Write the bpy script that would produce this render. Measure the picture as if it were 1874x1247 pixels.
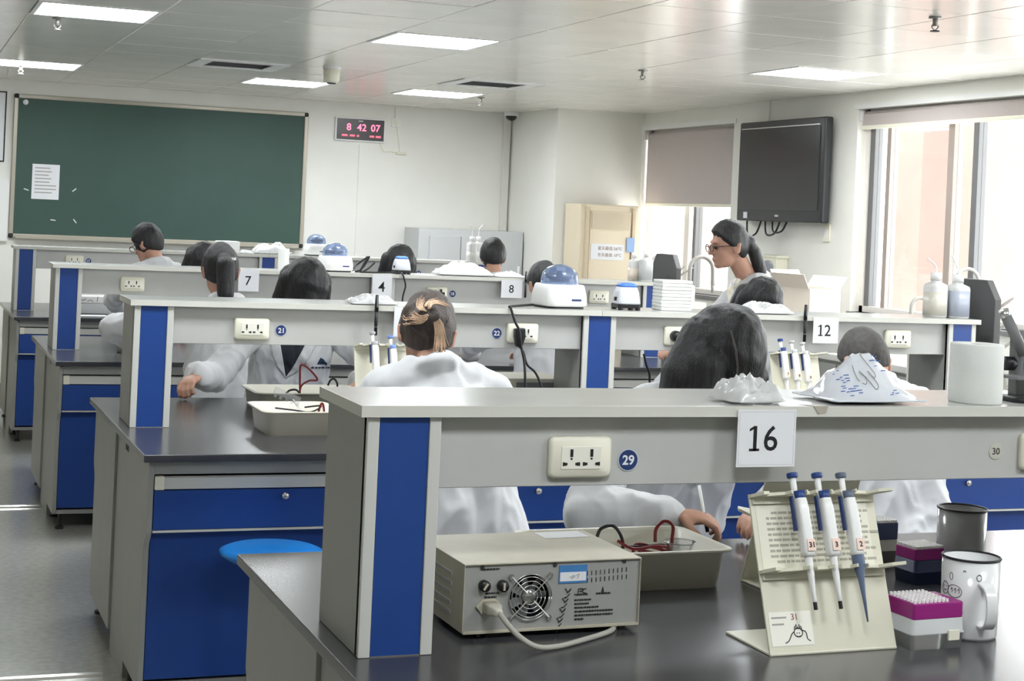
import bpy, bmesh, math, random
from mathutils import Vector, Matrix, noise
random.seed(7)
for _o in list(bpy.data.objects): bpy.data.objects.remove(_o)
scn = bpy.context.scene
COL = scn.collection
PI = math.pi
# ------------------------------------------------------------------ camera
FPX, CX, CY, ROLL, YAW, EYE = 2980.6, 937.0, 401.5, .0448, .3617, 1.61
W, ST = .83, 1.274                       # worktop height, reagent shelf height
cam_d = bpy.data.cameras.new('camera'); cam = bpy.data.objects.new('camera', cam_d); COL.objects.link(cam)
_R = Vector((math.cos(YAW), -math.sin(YAW), 0)); _F = Vector((math.sin(YAW), math.cos(YAW), 0)); _U = Vector((0, 0, 1))
_X = _R*math.cos(ROLL)+_U*math.sin(ROLL); _Y = -_R*math.sin(ROLL)+_U*math.cos(ROLL)
_m = Matrix.Identity(4)
for k, v in enumerate((_X, _Y, -_F)):
    for r in range(3): _m[r][k] = v[r]
_m.translation = (0, 0, EYE); cam.matrix_world = _m
cam_d.sensor_fit = 'HORIZONTAL'; cam_d.sensor_width = 36; cam_d.lens = FPX/1874*36
cam_d.shift_y = -(623.5-CY)/1874; cam_d.clip_start = .05; cam_d.clip_end = 200
scn.camera = cam
# ------------------------------------------------------------------ world, exposure
wd = bpy.data.worlds.new('overcast_sky'); scn.world = wd; wd.use_nodes = True
wd.node_tree.nodes['Background'].inputs[0].default_value = (.97, .985, 1, 1)
wd.node_tree.nodes['Background'].inputs[1].default_value = 6.0
LAMP = 23.0
scn.view_settings.view_transform = 'Standard'; scn.view_settings.look = 'None'
scn.view_settings.exposure = 0.48; scn.view_settings.gamma = 1; scn.view_settings.use_curve_mapping = False
# ------------------------------------------------------------------ pixel helpers
def ray(px, py):
    u, v = px-CX, py-CY; c, s = math.cos(ROLL), math.sin(ROLL)
    u, v = u*c+v*s, -u*s+v*c
    return (_R*u+_F*FPX-_U*v)/FPX
EYEP = Vector((0, 0, EYE))
def onz(px, py, z): r = ray(px, py); return EYEP+r*((z-EYE)/r.z)
def ony(px, py, y): r = ray(px, py); return EYEP+r*(y/r.y)
def onx(px, py, x): r = ray(px, py); return EYEP+r*(x/r.x)
def proj(p):
    p = Vector(p)-EYEP; X, Y = p.dot(_R), p.dot(_F); u, v = FPX*X/Y, -FPX*p.z/Y
    c, s = math.cos(ROLL), math.sin(ROLL); return CX+u*c-v*s, CY+u*s+v*c
def xat(px, y, z):                       # x on the line (y, z) that shows at pixel column px
    a, b = -3.0, 9.0
    for _ in range(40):
        m = (a+b)/2
        if proj((m, y, z))[0] < px: a = m
        else: b = m
    return a
def mpx(p): return (Vector(p)-EYEP).dot(_F)/FPX
# ------------------------------------------------------------------ materials
MATS = {}
def lin(c): return tuple(((x/255)/12.92 if x/255 < .04045 else ((x/255+.055)/1.055)**2.4) for x in c)
def mat(name, rgb, rough=.5, metal=0, spec=.5, trans=0, emit=0, var=0, vs=20, bump=0, bs=40, coat=0, stretch=None, alpha=1, ior=1.45, sheen=0, lo=None):
    if name in MATS: return MATS[name]
    m = bpy.data.materials.new(name); m.use_nodes = True; nt = m.node_tree; b = nt.nodes['Principled BSDF']
    c = lin(rgb)
    b.inputs['Base Color'].default_value = (*c, 1); b.inputs['Roughness'].default_value = rough; b.inputs['Metallic'].default_value = metal
    b.inputs['Specular IOR Level'].default_value = spec; b.inputs['Transmission Weight'].default_value = trans; b.inputs['IOR'].default_value = ior
    b.inputs['Coat Weight'].default_value = coat; b.inputs['Alpha'].default_value = alpha; b.inputs['Sheen Weight'].default_value = sheen
    if emit: b.inputs['Emission Color'].default_value = (*c, 1); b.inputs['Emission Strength'].default_value = emit
    if var or bump:
        tc = nt.nodes.new('ShaderNodeTexCoord'); mp = nt.nodes.new('ShaderNodeMapping'); nt.links.new(tc.outputs['Object'], mp.inputs[0])
        if stretch: mp.inputs['Scale'].default_value = stretch
        if var:
            n = nt.nodes.new('ShaderNodeTexNoise'); n.inputs['Scale'].default_value = vs; n.inputs['Detail'].default_value = 5
            nt.links.new(mp.outputs[0], n.inputs['Vector'])
            r = nt.nodes.new('ShaderNodeMapRange'); r.inputs[1].default_value = .3; r.inputs[2].default_value = .7
            nt.links.new(n.outputs[0], r.inputs[0])
            mx = nt.nodes.new('ShaderNodeMix'); mx.data_type = 'RGBA'
            mx.inputs[6].default_value = (*(lin(lo) if lo else [x*(1-var) for x in c]), 1); mx.inputs[7].default_value = (*[min(1, x*(1+var)) for x in c], 1)
            nt.links.new(r.outputs[0], mx.inputs[0]); nt.links.new(mx.outputs[2], b.inputs['Base Color'])
        if bump:
            n2 = nt.nodes.new('ShaderNodeTexNoise'); n2.inputs['Scale'].default_value = bs; n2.inputs['Detail'].default_value = 4
            nt.links.new(mp.outputs[0], n2.inputs['Vector'])
            bp = nt.nodes.new('ShaderNodeBump'); bp.inputs['Strength'].default_value = bump; bp.inputs['Distance'].default_value = .01
            nt.links.new(n2.outputs[0], bp.inputs['Height']); nt.links.new(bp.outputs[0], b.inputs['Normal'])
    MATS[name] = m; return m
def glassmat(name, tint, gloss=.08):
    if name in MATS: return MATS[name]
    m = bpy.data.materials.new(name); m.use_nodes = True; nt = m.node_tree
    for n in list(nt.nodes): nt.nodes.remove(n)
    o = nt.nodes.new('ShaderNodeOutputMaterial'); mx = nt.nodes.new('ShaderNodeMixShader'); t = nt.nodes.new('ShaderNodeBsdfTransparent'); g = nt.nodes.new('ShaderNodeBsdfGlossy')
    t.inputs[0].default_value = (*tint, 1); g.inputs['Roughness'].default_value = .03; mx.inputs[0].default_value = gloss
    nt.links.new(t.outputs[0], mx.inputs[1]); nt.links.new(g.outputs[0], mx.inputs[2]); nt.links.new(mx.outputs[0], o.inputs[0])
    MATS[name] = m; return m
M_wall = mat('wall_paint', (238, 237, 230), .7, var=.03, vs=2)
M_ceil = mat('ceiling_aluminium', (242, 239, 230), .2, metal=.12, spec=.8, var=.04, vs=3, bump=.04, bs=2)
M_grid = mat('ceiling_gap', (120, 114, 104), .6)
M_floor = mat('floor_terrazzo', (166, 165, 158), .15, spec=.8, var=.1, vs=34, bump=.03, bs=60)
M_top = mat('black_resin', (64, 64, 66), .22, var=.1, vs=30, spec=.9)
M_grey = mat('grey_powdercoat', (156, 157, 152), .42, var=.03, vs=8)
M_board = mat('shelf_laminate', (193, 193, 189), .2, var=.04, vs=6, spec=.6)
M_post = mat('light_aluminium_post', (208, 208, 202), .38)
M_blue = mat('blue_laminate', (33, 70, 142), .38, var=.03, vs=20)
M_blued = mat('blue_drawer', (32, 70, 145), .4, var=.03, vs=20)
M_black = mat('black_plastic', (30, 30, 32), .4)
M_dark = mat('dark_recess', (46, 46, 48), .7)
M_cream = mat('cream_plastic', (236, 233, 214), .35)
M_white = mat('white_plastic', (238, 238, 236), .32)
M_paper = mat('paper', (232, 233, 236), .8)
M_ink = mat('black_ink', (26, 26, 28), .7)
M_fade = mat('faded_ink', (168, 165, 160), .8)
M_steel = mat('steel', (200, 200, 198), .25, metal=.9)
M_greyp = mat('grey_plastic', (120, 121, 122), .45)
M_lblue = mat('label_blue', (36, 58, 110), .5)
M_coat = mat('white_cotton', (208, 209, 211), .9, sheen=.2)
M_skin = mat('skin', (190, 146, 125), .55, var=.06, vs=30)
M_hair = mat('black_hair', (35, 34, 36), .42, var=.45, vs=26, stretch=(4, 4, .5), bump=.5, bs=90)
M_brown = mat('brown_hair', (66, 55, 49), .42, var=.5, vs=22, stretch=(3, 3, .6), bump=.5, bs=80)
M_blond = mat('blond_hair', (214, 180, 150), .45, var=.25, vs=30, bump=.4, bs=80)
M_redcord = mat('red_cord', (120, 26, 34), .4)
M_bag = mat('clear_plastic_bag', (228, 229, 228), .12, coat=.3, trans=.25, var=.05, vs=30, ior=1.2)
M_bagg = mat('printed_plastic_bag', (222, 226, 233), .16, var=.03, vs=20, coat=.4)
M_tissue = mat('tissue_paper', (230, 231, 227), .95, bump=.04, bs=90)
# ------------------------------------------------------------------ mesh helpers
class MB:
    def __init__(s): s.v = []; s.f = []
    def add(s, vf, M=None):
        n = len(s.v); v, f = vf
        s.v += [tuple(M @ Vector(p)) if M is not None else tuple(p) for p in v]; s.f += [tuple(i+n for i in q) for q in f]; return s
def T(x=0, y=0, z=0, rx=0, ry=0, rz=0, s=1):
    m = Matrix.Translation((x, y, z)) @ Matrix.Rotation(rz, 4, 'Z') @ Matrix.Rotation(ry, 4, 'Y') @ Matrix.Rotation(rx, 4, 'X')
    return m @ (Matrix.Diagonal((*s, 1)) if isinstance(s, (tuple, list)) else Matrix.Scale(s, 4))
def box(x0, x1, y0, y1, z0, z1):
    return ([(x0, y0, z0), (x1, y0, z0), (x1, y1, z0), (x0, y1, z0), (x0, y0, z1), (x1, y0, z1), (x1, y1, z1), (x0, y1, z1)],
            [(0, 3, 2, 1), (4, 5, 6, 7), (0, 1, 5, 4), (1, 2, 6, 5), (2, 3, 7, 6), (3, 0, 4, 7)])
def lathe(prof, seg=24):
    v = []; f = []; n = len(prof)
    for k in range(seg):
        a = 2*PI*k/seg
        for r, z in prof: v.append((r*math.cos(a), r*math.sin(a), z))
    for k in range(seg):
        for j in range(n-1):
            a, b = k*n+j, ((k+1) % seg)*n+j
            f.append((a, b, b+1, a+1))
    return v, f
def cyl(r, z0, z1, seg=20, r1=None):
    return lathe([(0.0001, z0), (r, z0), (r1 if r1 is not None else r, z1), (0.0001, z1)], seg)
def prism(poly, a0, a1, ax='z'):
    n = len(poly); v = []
    for a in (a0, a1):
        for p, q in poly: v.append({'z': (p, q, a), 'x': (a, p, q), 'y': (p, a, q)}[ax])
    f = [tuple(range(n))[::-1], tuple(range(n, 2*n))]+[(i, (i+1) % n, n+(i+1) % n, n+i) for i in range(n)]
    return v, f
def rrect(w, h, r, n=4):
    out = []
    for cx, cy, a0 in ((w/2-r, h/2-r, 0), (-w/2+r, h/2-r, PI/2), (-w/2+r, -h/2+r, PI), (w/2-r, -h/2+r, 1.5*PI)):
        for k in range(n+1): a = a0+PI/2*k/n; out.append((cx+r*math.cos(a), cy+r*math.sin(a)))
    return out
def loft(sections):
    n = len(sections[0]); v = [p for s in sections for p in s]; f = []
    for k in range(len(sections)-1):
        for i in range(n): a, b = k*n+i, k*n+(i+1) % n; f.append((a, b, b+n, a+n))
    f.append(tuple(range(n))[::-1]); f.append(tuple(range((len(sections)-1)*n, len(sections)*n)))
    return v, f
def smoothpath(pts, n=6):
    P = [Vector(p) for p in pts]
    if len(P) < 3: return P
    out = []
    for i in range(len(P)-1):
        a, b, c, d = P[max(i-1, 0)], P[i], P[i+1], P[min(i+2, len(P)-1)]
        for k in range(n):
            t = k/n; out.append(.5*((2*b)+(c-a)*t+(2*a-5*b+4*c-d)*t*t+(3*b-a-3*c+d)*t**3))
    return out+[P[-1]]
def tube(pts, r, seg=8, sm=6):
    P = smoothpath(pts, sm) if sm else [Vector(p) for p in pts]
    n = len(P); v = []; f = []; up = None
    for i, p in enumerate(P):
        t = (P[min(i+1, n-1)]-P[max(i-1, 0)]).normalized()
        if up is None: up = t.orthogonal().normalized()
        up = (up-t*up.dot(t)); up = up.normalized() if up.length > 1e-6 else t.orthogonal().normalized()
        w = t.cross(up); rr = r if not isinstance(r, (list, tuple)) else r[0]+(r[1]-r[0])*i/(n-1)
        for k in range(seg): a = 2*PI*k/seg; v.append(p+up*rr*math.cos(a)+w*rr*math.sin(a))
    for i in range(n-1):
        for k in range(seg): a, b = i*seg+k, i*seg+(k+1) % seg; f.append((a, b, b+seg, a+seg))
    f.append(tuple(range(seg))[::-1]); f.append(tuple(range((n-1)*seg, n*seg)))
    return [tuple(q) for q in v], f
def ell(c, r, M3=None, seg=20, rings=12):
    v = []; f = []
    for j in range(rings+1):
        t = PI*j/rings
        for k in range(seg):
            a = 2*PI*k/seg; p = Vector((r[0]*math.sin(t)*math.cos(a), r[1]*math.sin(t)*math.sin(a), r[2]*math.cos(t)))
            if M3 is not None: p = M3 @ p
            v.append(tuple(p+Vector(c)))
    for j in range(rings):
        for k in range(seg):
            a, b = j*seg+k, j*seg+(k+1) % seg; f.append((a, a+seg, b+seg, b))
    return v, f
def cap(p0, p1, r0, r1=None, seg=16):
    r1 = r0 if r1 is None else r1; p0, p1 = Vector(p0), Vector(p1); d = p1-p0; L = d.length
    if L < 1e-6: return ell(p0, (r0,)*3)
    q = Vector((0, 0, 1)).rotation_difference(d.normalized()).to_matrix().to_4x4()
    prof = [(max(1e-4, r0*math.sin(t)), -r0*math.cos(t)) for t in [PI/2*k/5 for k in range(6)]]+[(max(1e-4, r1*math.cos(t)), L+r1*math.sin(t)) for t in [PI/2*k/5 for k in range(6)]]
    v, f = lathe(prof, seg); M = Matrix.Translation(p0) @ q
    return [tuple(M @ Vector(p)) for p in v], f
def mesh_of(mb, name, smooth=False):
    me = bpy.data.meshes.new(name); me.from_pydata(mb.v, [], mb.f); me.validate()
    bm = bmesh.new(); bm.from_mesh(me); bmesh.ops.remove_doubles(bm, verts=bm.verts, dist=1e-6); bmesh.ops.recalc_face_normals(bm, faces=bm.faces); bm.to_mesh(me); bm.free()
    if smooth:
        for p in me.polygons: p.use_smooth = True
    return me
def obj(name, mb, m, parent=None, smooth=False, bevel=0, seg=2, loc=None, rot=None):
    if isinstance(mb, tuple): mb = MB().add(mb)
    me = mb if isinstance(mb, bpy.types.Mesh) else mesh_of(mb, name, smooth)
    if m is not None and not me.materials: me.materials.append(m)
    o = bpy.data.objects.new(name, me); COL.objects.link(o)
    if parent is not None: o.parent = parent
    if loc: o.location = loc
    if rot: o.rotation_euler = rot
    if bevel:
        b = o.modifiers.new('bevel', 'BEVEL'); b.width = bevel; b.segments = seg; b.limit_method = 'ANGLE'; b.angle_limit = .6
        for p in me.polygons: p.use_smooth = True
        w = o.modifiers.new('wn', 'WEIGHTED_NORMAL')
    return o
def tag(o, label, cat, group=None):
    o['label'] = label; o['category'] = cat
    if group: o['group'] = group
    return o
def thing(name, label, cat, loc=(0, 0, 0), rz=0, group=None):
    o = bpy.data.objects.new(name, None); COL.objects.link(o); o.location = loc; o.rotation_euler = (0, 0, rz); o.empty_display_size = .05
    return tag(o, label, cat, group)
def struct(name, mb, m, **k): o = obj(name, mb, m, **k); o['kind'] = 'structure'; return o
def dup(root, loc=None, rz=None, label=None, group=None):
    def cp(o, par):
        c = o.copy(); COL.objects.link(c); c.parent = par
        for ch in o.children: cp(ch, c)
        return c
    r = cp(root, root.parent)
    if loc: r.location = loc
    if rz is not None: r.rotation_euler = (0, 0, rz)
    if label: r['label'] = label
    if group: r['group'] = group
    return r
_tc = {}
def text(s, size, t=.0006, bold=0):          # flat text facing -y, centred on the origin, in the xz plane
    key = (s, size, t, bold)
    if key in _tc: return _tc[key]
    cu = bpy.data.curves.new('lettering', 'FONT'); cu.body = s; cu.size = size; cu.align_x = 'CENTER'; cu.align_y = 'CENTER'; cu.extrude = t/2; cu.offset = bold; cu.resolution_u = 3
    o = bpy.data.objects.new('lettering', cu); COL.objects.link(o)
    me = bpy.data.meshes.new_from_object(o.evaluated_get(bpy.context.evaluated_depsgraph_get()))
    v = [(p.co.x, p.co.z, p.co.y) for p in me.vertices]; f = [tuple(p.vertices)[::-1] for p in me.polygons]
    xs = [p[0] for p in v]; zs = [p[2] for p in v]
    if v: cx, cz = (min(xs)+max(xs))/2, (min(zs)+max(zs))/2; v = [(a-cx, b, c-cz) for a, b, c in v]
    bpy.data.objects.remove(o); bpy.data.curves.remove(cu); bpy.data.meshes.remove(me)
    _tc[key] = (v, f); return _tc[key]
def strokes(lines, r, y=0.0):                # pen strokes in the xz plane
    mb = MB()
    for ln in lines: mb.add(tube([(a, y, b) for a, b in ln], r, 5, 4))
    return mb
def remesh(mb, vox, name, m, parent, smooth_it=4, wrinkle=0, wf=7.0, seed=0, fine=0):
    me = bpy.data.meshes.new(name); me.from_pydata(mb.v, [], mb.f)
    o = bpy.data.objects.new(name, me); COL.objects.link(o)
    r = o.modifiers.new('r', 'REMESH'); r.mode = 'VOXEL'; r.voxel_size = vox
    s = o.modifiers.new('s', 'SMOOTH'); s.factor = .5; s.iterations = smooth_it
    me2 = bpy.data.meshes.new_from_object(o.evaluated_get(bpy.context.evaluated_depsgraph_get()))
    bpy.data.objects.remove(o); bpy.data.meshes.remove(me)
    if wrinkle or fine:
        ns = [v.normal.copy() for v in me2.vertices]
        for v, n in zip(me2.vertices, ns):
            p = v.co+Vector((seed*3.1, seed*1.7, 0)); d = 0
            if wrinkle:
                q = Vector((p.x*wf, p.y*wf, p.z*wf*.55)); w = noise.noise_vector(q*.6); q = q+w*.9
                d += wrinkle*(1-2.4*abs(noise.noise(q)))*.9+wrinkle*.45*(1-2*abs(noise.noise(q*2.1)))-wrinkle*.4
            if fine: d += fine*noise.noise(Vector((p.x*90, p.y*90, p.z*12)))
            v.co += n*d
    for p in me2.polygons: p.use_smooth = True
    me2.name = name; me2.materials.clear(); me2.materials.append(m)
    o = bpy.data.objects.new(name, me2); COL.objects.link(o); o.parent = parent
    return o
# ================================================================== ROOM
XR, YW, ZC, XL, YB = 5.957, 13.78, 2.56, -3.0, -3.2
struct('floor', box(XL-.2, XR+.24, YB-.2, YW+.2, -.1, 0), M_floor)
struct('wall_front', box(XL-.2, XR+.24, YW, YW+.2, 0, ZC+.1), M_wall)
struct('wall_left', box(XL-.2, XL, YB, YW, 0, ZC+.1), M_wall)
struct('wall_back', box(XL-.2, XR+.24, YB-.2, YB, 0, ZC+.1), M_wall)
struct('wall_column', box(5.17, XR+.02, 12.68, YW+.02, 0, ZC+.05), M_wall)
WIN = [(11.044, 12.635, 1.085, 2.42), (6.3, 9.33, 1.10, 2.445), (1.7, 4.9, 1.10, 2.445)]
wr = MB(); ys = YW
for a, b, z0, z1 in WIN:
    wr.add(box(XR, XR+.24, b, ys, 0, ZC+.1)); wr.add(box(XR, XR+.24, a, b, 0, z0)); wr.add(box(XR, XR+.24, a, b, z1, ZC+.1)); ys = a
wr.add(box(XR, XR+.24, YB, ys, 0, ZC+.1))
struct('wall_right', wr, M_wall)
struct('baseboard_front', box(XL, 5.17, YW-.012, YW+.005, 0, .1), M_greyp)
# ceiling: backing slab with clip-in metal tiles as pieces of their own
cs = MB()
for a_, b_ in ((YB, 10.66), (11.06, YW+.01)): cs.add(box(XL, XR+.01, a_, b_, ZC+.011, ZC+.05))
for a_, b_ in ((XL, 1.9), (2.3, 3.7), (4.1, XR+.01)): cs.add(box(a_, b_, 10.66, 11.06, ZC+.011, ZC+.05))
ceil = struct('ceiling', cs, M_grid)
LIGHTS = [(.6, 8.16), (2.4, 8.16), (4.8, 8.16), (.6, 11.76), (2.4, 11.76), (3.6, 11.76)]+[(x, y) for y in (4.56, .96) for x in (.6, 2.4, 4.8)]
VENTS = [(1.8, 10.56), (3.6, 10.56)]
skip = {(round(x, 2), round(y, 2)) for x, y in LIGHTS+VENTS}
tile_me = {}
def tile(x0, x1, y0, y1):
    key = (round(x1-x0, 3), round(y1-y0, 3))
    w, d = key[0]-.003, key[1]-.003
    if key not in tile_me:
        b = .004
        mb = MB().add(loft([[(-w/2, -d/2, .01), (w/2, -d/2, .01), (w/2, d/2, .01), (-w/2, d/2, .01)], [(-w/2, -d/2, b), (w/2, -d/2, b), (w/2, d/2, b), (-w/2, d/2, b)], [(-w/2+b, -d/2+b, 0), (w/2-b, -d/2+b, 0), (w/2-b, d/2-b, 0), (-w/2+b, d/2-b, 0)]]))
        tile_me[key] = mesh_of(mb, 'ceiling_tile'); tile_me[key].materials.append(M_ceil)
    o = obj('ceiling_tile', tile_me[key], None, ceil, loc=((x0+x1)/2, (y0+y1)/2, ZC))
    o.rotation_euler = (random.uniform(-.003, .003), random.uniform(-.0025, .0025), 0)
rest = MB()
xs = [XL]+[round(-2.4+.6*k, 2) for k in range(14)]+[XR]
yss = [YB]+[round(-2.64+.6*k, 2) for k in range(28)]+[YW]
for i in range(len(xs)-1):
    for j in range(len(yss)-1):
        if (xs[i], yss[j]) in skip: continue
        if xs[i] >= -1.21 and yss[j] >= 3.3: tile(xs[i], xs[i+1], yss[j], yss[j+1])
        else: rest.add(box(xs[i]+.002, xs[i+1]-.002, yss[j]+.002, yss[j+1]-.002, ZC, ZC+.01))
ro = obj('ceiling_tile_rest', rest, M_ceil, ceil); ro['kind'] = 'stuff'
M_lamp = mat('lamp_diffuser', (246, 251, 255), .5, emit=LAMP)
lt = thing('ceiling_light', 'square recessed LED panel glowing white in the metal ceiling', 'ceiling light', (LIGHTS[0][0]+.3, LIGHTS[0][1]+.3, ZC), group='recessed LED panels in the ceiling')
fr = MB()
for a in (box(-.297, .297, -.297, -.275, -.004, .012), box(-.297, .297, .275, .297, -.004, .012), box(-.297, -.275, -.275, .275, -.004, .012), box(.275, .297, -.275, .275, -.004, .012)): fr.add(a)
obj('frame', fr, M_white, lt); obj('diffuser', box(-.277, .277, -.277, .277, 0, .006), M_lamp, lt)
for x, y in LIGHTS[1:]:
    o = dup(lt, (x+.3, y+.3, ZC))
    if y < 5: o.name = 'ceiling_light_offscreen'; o['label'] = 'square recessed LED panel of the ceiling rows over the sheet-sixteen and sheet-twelve benches'; o['group'] = 'LED panels above the near benches'
for k, (x, y) in enumerate(VENTS):
    t = thing('ceiling_vent', ['square ceiling air vent with dark louvres above the blackboard side', 'square ceiling air vent with dark louvres nearer the window wall'][k], 'air vent', (x+.3, y+.3, ZC))
    f2 = MB()
    for a in (box(-.297, .297, -.297, -.2, -.006, .01), box(-.297, .297, .2, .297, -.006, .01), box(-.297, -.2, -.2, .2, -.006, .01), box(.2, .297, -.2, .2, -.006, .01)): f2.add(a)
    obj('frame', f2, M_white, t, bevel=.003); dk = MB()
    for a in (box(-.202, -.2, -.2, .2, .0, .4), box(.2, .202, -.2, .2, .0, .4), box(-.2, .2, -.202, -.2, .0, .4), box(-.2, .2, .2, .202, .0, .4), box(-.202, .202, -.202, .202, .4, .402)): dk.add(a)
    obj('duct', dk, M_greyp, t)
    for q in range(7):
        obj('louvre', MB().add(box(-.2, .2, -.016, .016, -.001, .001), T(0, -.17+q*.057, .01, rx=.6)), M_greyp, t)
M_metalw = mat('sprinkler_metal', (150, 148, 142), .4, metal=.5)
for k, (px, py, lb) in enumerate([(105, 50, 'small ceiling sprinkler head just in front of a lit panel by the blackboard'), (38, 132, 'ceiling sprinkler head over the left end of the blackboard'), (880, 190, 'ceiling sprinkler head close to the dome camera'), (1176, 143, 'ceiling sprinkler head on bare tiles before the roller blind'), (1711, 52, 'upright-armed ceiling sprinkler head over the window side of the benches')]):
    p = onz(px, py, ZC-.05); t = thing('sprinkler', lb, 'sprinkler', (p.x, p.y, ZC))
    obj('escutcheon', cyl(.028, -.008, .002, 16), M_metalw, t, True); obj('body', cyl(.011, -.04, -.004, 10), M_metalw, t, True)
    fm = MB().add(tube([(-.012, 0, -.035), (-.016, 0, -.045), (0, 0, -.06)], .003, 6)).add(tube([(.012, 0, -.035), (.016, 0, -.045), (0, 0, -.06)], .003, 6)); obj('frame_arm', fm, M_metalw, t)
    obj('deflector', cyl(.02, -.064, -.06, 12), M_dark if k == 4 else M_metalw, t)
p = onz(607, 138, ZC-.06)
t = thing('smoke_detector', 'white box-shaped detector hanging from the ceiling beside a lit panel', 'detector', (p.x, p.y, ZC))
obj('base', cyl(.06, -.02, .002, 20), M_white, t, True); obj('body', lathe([(.001, -.11), (.035, -.11), (.052, -.095), (.055, -.02), (.001, -.018)], 20), M_cream, t, True); obj('sensor_ring', cyl(.03, -.116, -.11, 16), M_dark, t)
# windows
M_pane = glassmat('window_glass', (.97, .98, .98), .05)
M_alud = mat('window_frame_grey', (104, 104, 104), .4); M_aluw = mat('window_frame_white', (226, 222, 216), .45); M_alup = mat('window_frame_brown', (150, 138, 130), .45)
FX = XR+.1
def windowf(n, a, b, z0, z1, bars):
    w = MB()
    for q in (box(FX-.03, FX+.05, a, b, z0, z0+.04), box(FX-.03, FX+.05, a, b, z1-.04, z1), box(FX-.03, FX+.05, a, a+.04, z0, z1), box(FX-.03, FX+.05, b-.04, b, z0, z1)): w.add(q)
    o = struct('window_%d' % n, w, M_aluw)
    obj('window_sill', box(XR-.03, XR+.24, a, b, z0-.03, z0), M_greyp, o, bevel=.004)
    for y0, y1, m in bars: obj('mullion', box(FX-.02, FX+.04, y0, y1, z0+.03, z1-.03), m, o)
    ed = [a+.04]+sorted([v for q in bars for v in q[:2]])+[b-.04]
    for k in range(0, len(ed), 2):
        if ed[k+1]-ed[k] > .02: obj('pane', box(FX+.008, FX+.012, ed[k], ed[k+1], z0+.04, z1-.04), M_pane, o)
    return o
def yb(px0, px1, m, py=235): a, b = onx(px1, py, FX).y, onx(px0, py, FX).y; return (a, b, m)
windowf(1, *WIN[0], [yb(1184, 1190, M_alud, 378), yb(1258, 1266, M_aluw, 378), yb(1274, 1279, M_alud, 378)])
windowf(2, *WIN[1], [yb(1588, 1608, M_alud), yb(1630, 1637, M_alup), yb(1742, 1753, M_alup), yb(1788, 1798, M_alud), (6.95, 7.0, M_alud)])
w3 = windowf(3, *WIN[2], [(2.45, 2.5, M_alud), (3.28, 3.33, M_alud), (4.1, 4.15, M_alud)]); w3.name = 'window_3_offscreen'
M_pink = mat('pink_render', (132, 110, 102), .85, var=.05, vs=3)
for px0, px1, py, lb in [(1192, 1262, 460, 'pink rendered pier outside the window below the roller blind'), (1636, 1684, 400, 'broad pink rendered pier outside the wide window'), (1756, 1787, 400, 'slim pink rendered pier outside the wide window between two frame bars')]:
    a, b = onx(px1, py, 7.6).y, onx(px0, py, 7.6).y
    t = thing('exterior_pier', lb, 'pier', (7.6, (a+b)/2, 0)); obj('shaft', box(0, .35, a-(a+b)/2, b-(a+b)/2, -1, 4.2), M_pink, t, bevel=.01); obj('cornice', box(-.05, .4, a-(a+b)/2-.04, b-(a+b)/2+.04, 4.2, 4.35), M_pink, t)
M_blind = mat('lavender_blind', (190, 180, 176), .85, var=.03, vs=120)
for a, b, z0, z1, lb in [(11.05, 12.625, 1.80, 2.40, 'lavender grey roller blind drawn most of the way down a window'), (6.31, 9.32, 2.335, 2.43, 'lavender grey roller blind rolled nearly up over the wide window')]:
    t = thing('roller_blind', lb, 'blind', (XR+.03, (a+b)/2, z1)); h = (b-a)/2; z = z0-z1
    obj('roller', MB().add(cyl(.022, -h, h, 14), T(.02, 0, -.02, rx=PI/2)), M_blind, t, True)
    obj('fabric', box(-.004, -.001, -h+.01, h-.01, z, -.02), M_blind, t); obj('bottom_bar', box(-.012, .008, -h+.005, h-.005, z-.025, z), M_cream, t, bevel=.004)
    obj('bracket', box(-.02, .045, h-.012, h, -.06, 0), M_white, t)
struct('trim_1', box(XR-.012, XR+.002, 11.0, 12.66, 2.42, 2.455), M_white); struct('trim_2', box(XR-.012, XR+.002, 6.25, 9.36, 2.445, 2.475), M_white)
# ------------------------------------------------------------------ front wall furniture
BX0, BX1, BZ0, BZ1 = .859, 3.291, 1.28, 2.448
t = thing('blackboard', 'long dark green chalkboard in a metal frame on the white wall', 'chalkboard', ((BX0+BX1)/2, YW, BZ0)); h = (BX1-BX0)/2; H = BZ1-BZ0
M_chalk = mat('green_chalkboard', (58, 84, 76), .55, var=.1, vs=1.3); M_frm = mat('board_frame_aluminium', (176, 170, 156), .35, metal=.3)
obj('writing_surface', box(-h+.03, h-.03, -.02, -.008, .03, H-.03), M_chalk, t)
for q in (box(-h+.03, h-.03, -.034, 0, H-.035, H), box(-h+.03, h-.03, -.034, 0, 0, .035), box(-h, -h+.035, -.034, 0, .03, H-.03), box(h-.035, h, -.034, 0, .03, H-.03)): obj('frame_bar', q, M_frm, t, bevel=.006)
for sx in (-1, 1):
    for z in (.0, H-.04): obj('corner_cap', box(*sorted((sx*h, sx*(h-.04))), -.038, 0, z, z+.04), M_dark, t, bevel=.012)
obj('chalk_tray', box(-h+.05, h-.05, -.075, -.03, -.005, .012), M_frm, t, bevel=.004)
q = ony(47, 187, YW-.02); tag(obj('magnet', MB().add(cyl(.022, 0, .008, 18), T(q.x, YW-.02, q.z, rx=PI/2)), M_white, None, True), 'round white magnet at the top corner of the chalkboard', 'magnet')
for px, py, rr in [(48, 347, .3), (136, 348, -.7), (97, 403, .1), (137, 405, .9)]:
    q = ony(px, py, YW-.02); obj('chalk_mark', MB().add(box(-.02, .02, -.0205, -.0195, -.004, .004), T(q.x-(BX0+BX1)/2, 0, q.z-BZ0, ry=rr)), M_paper, t)
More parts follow.
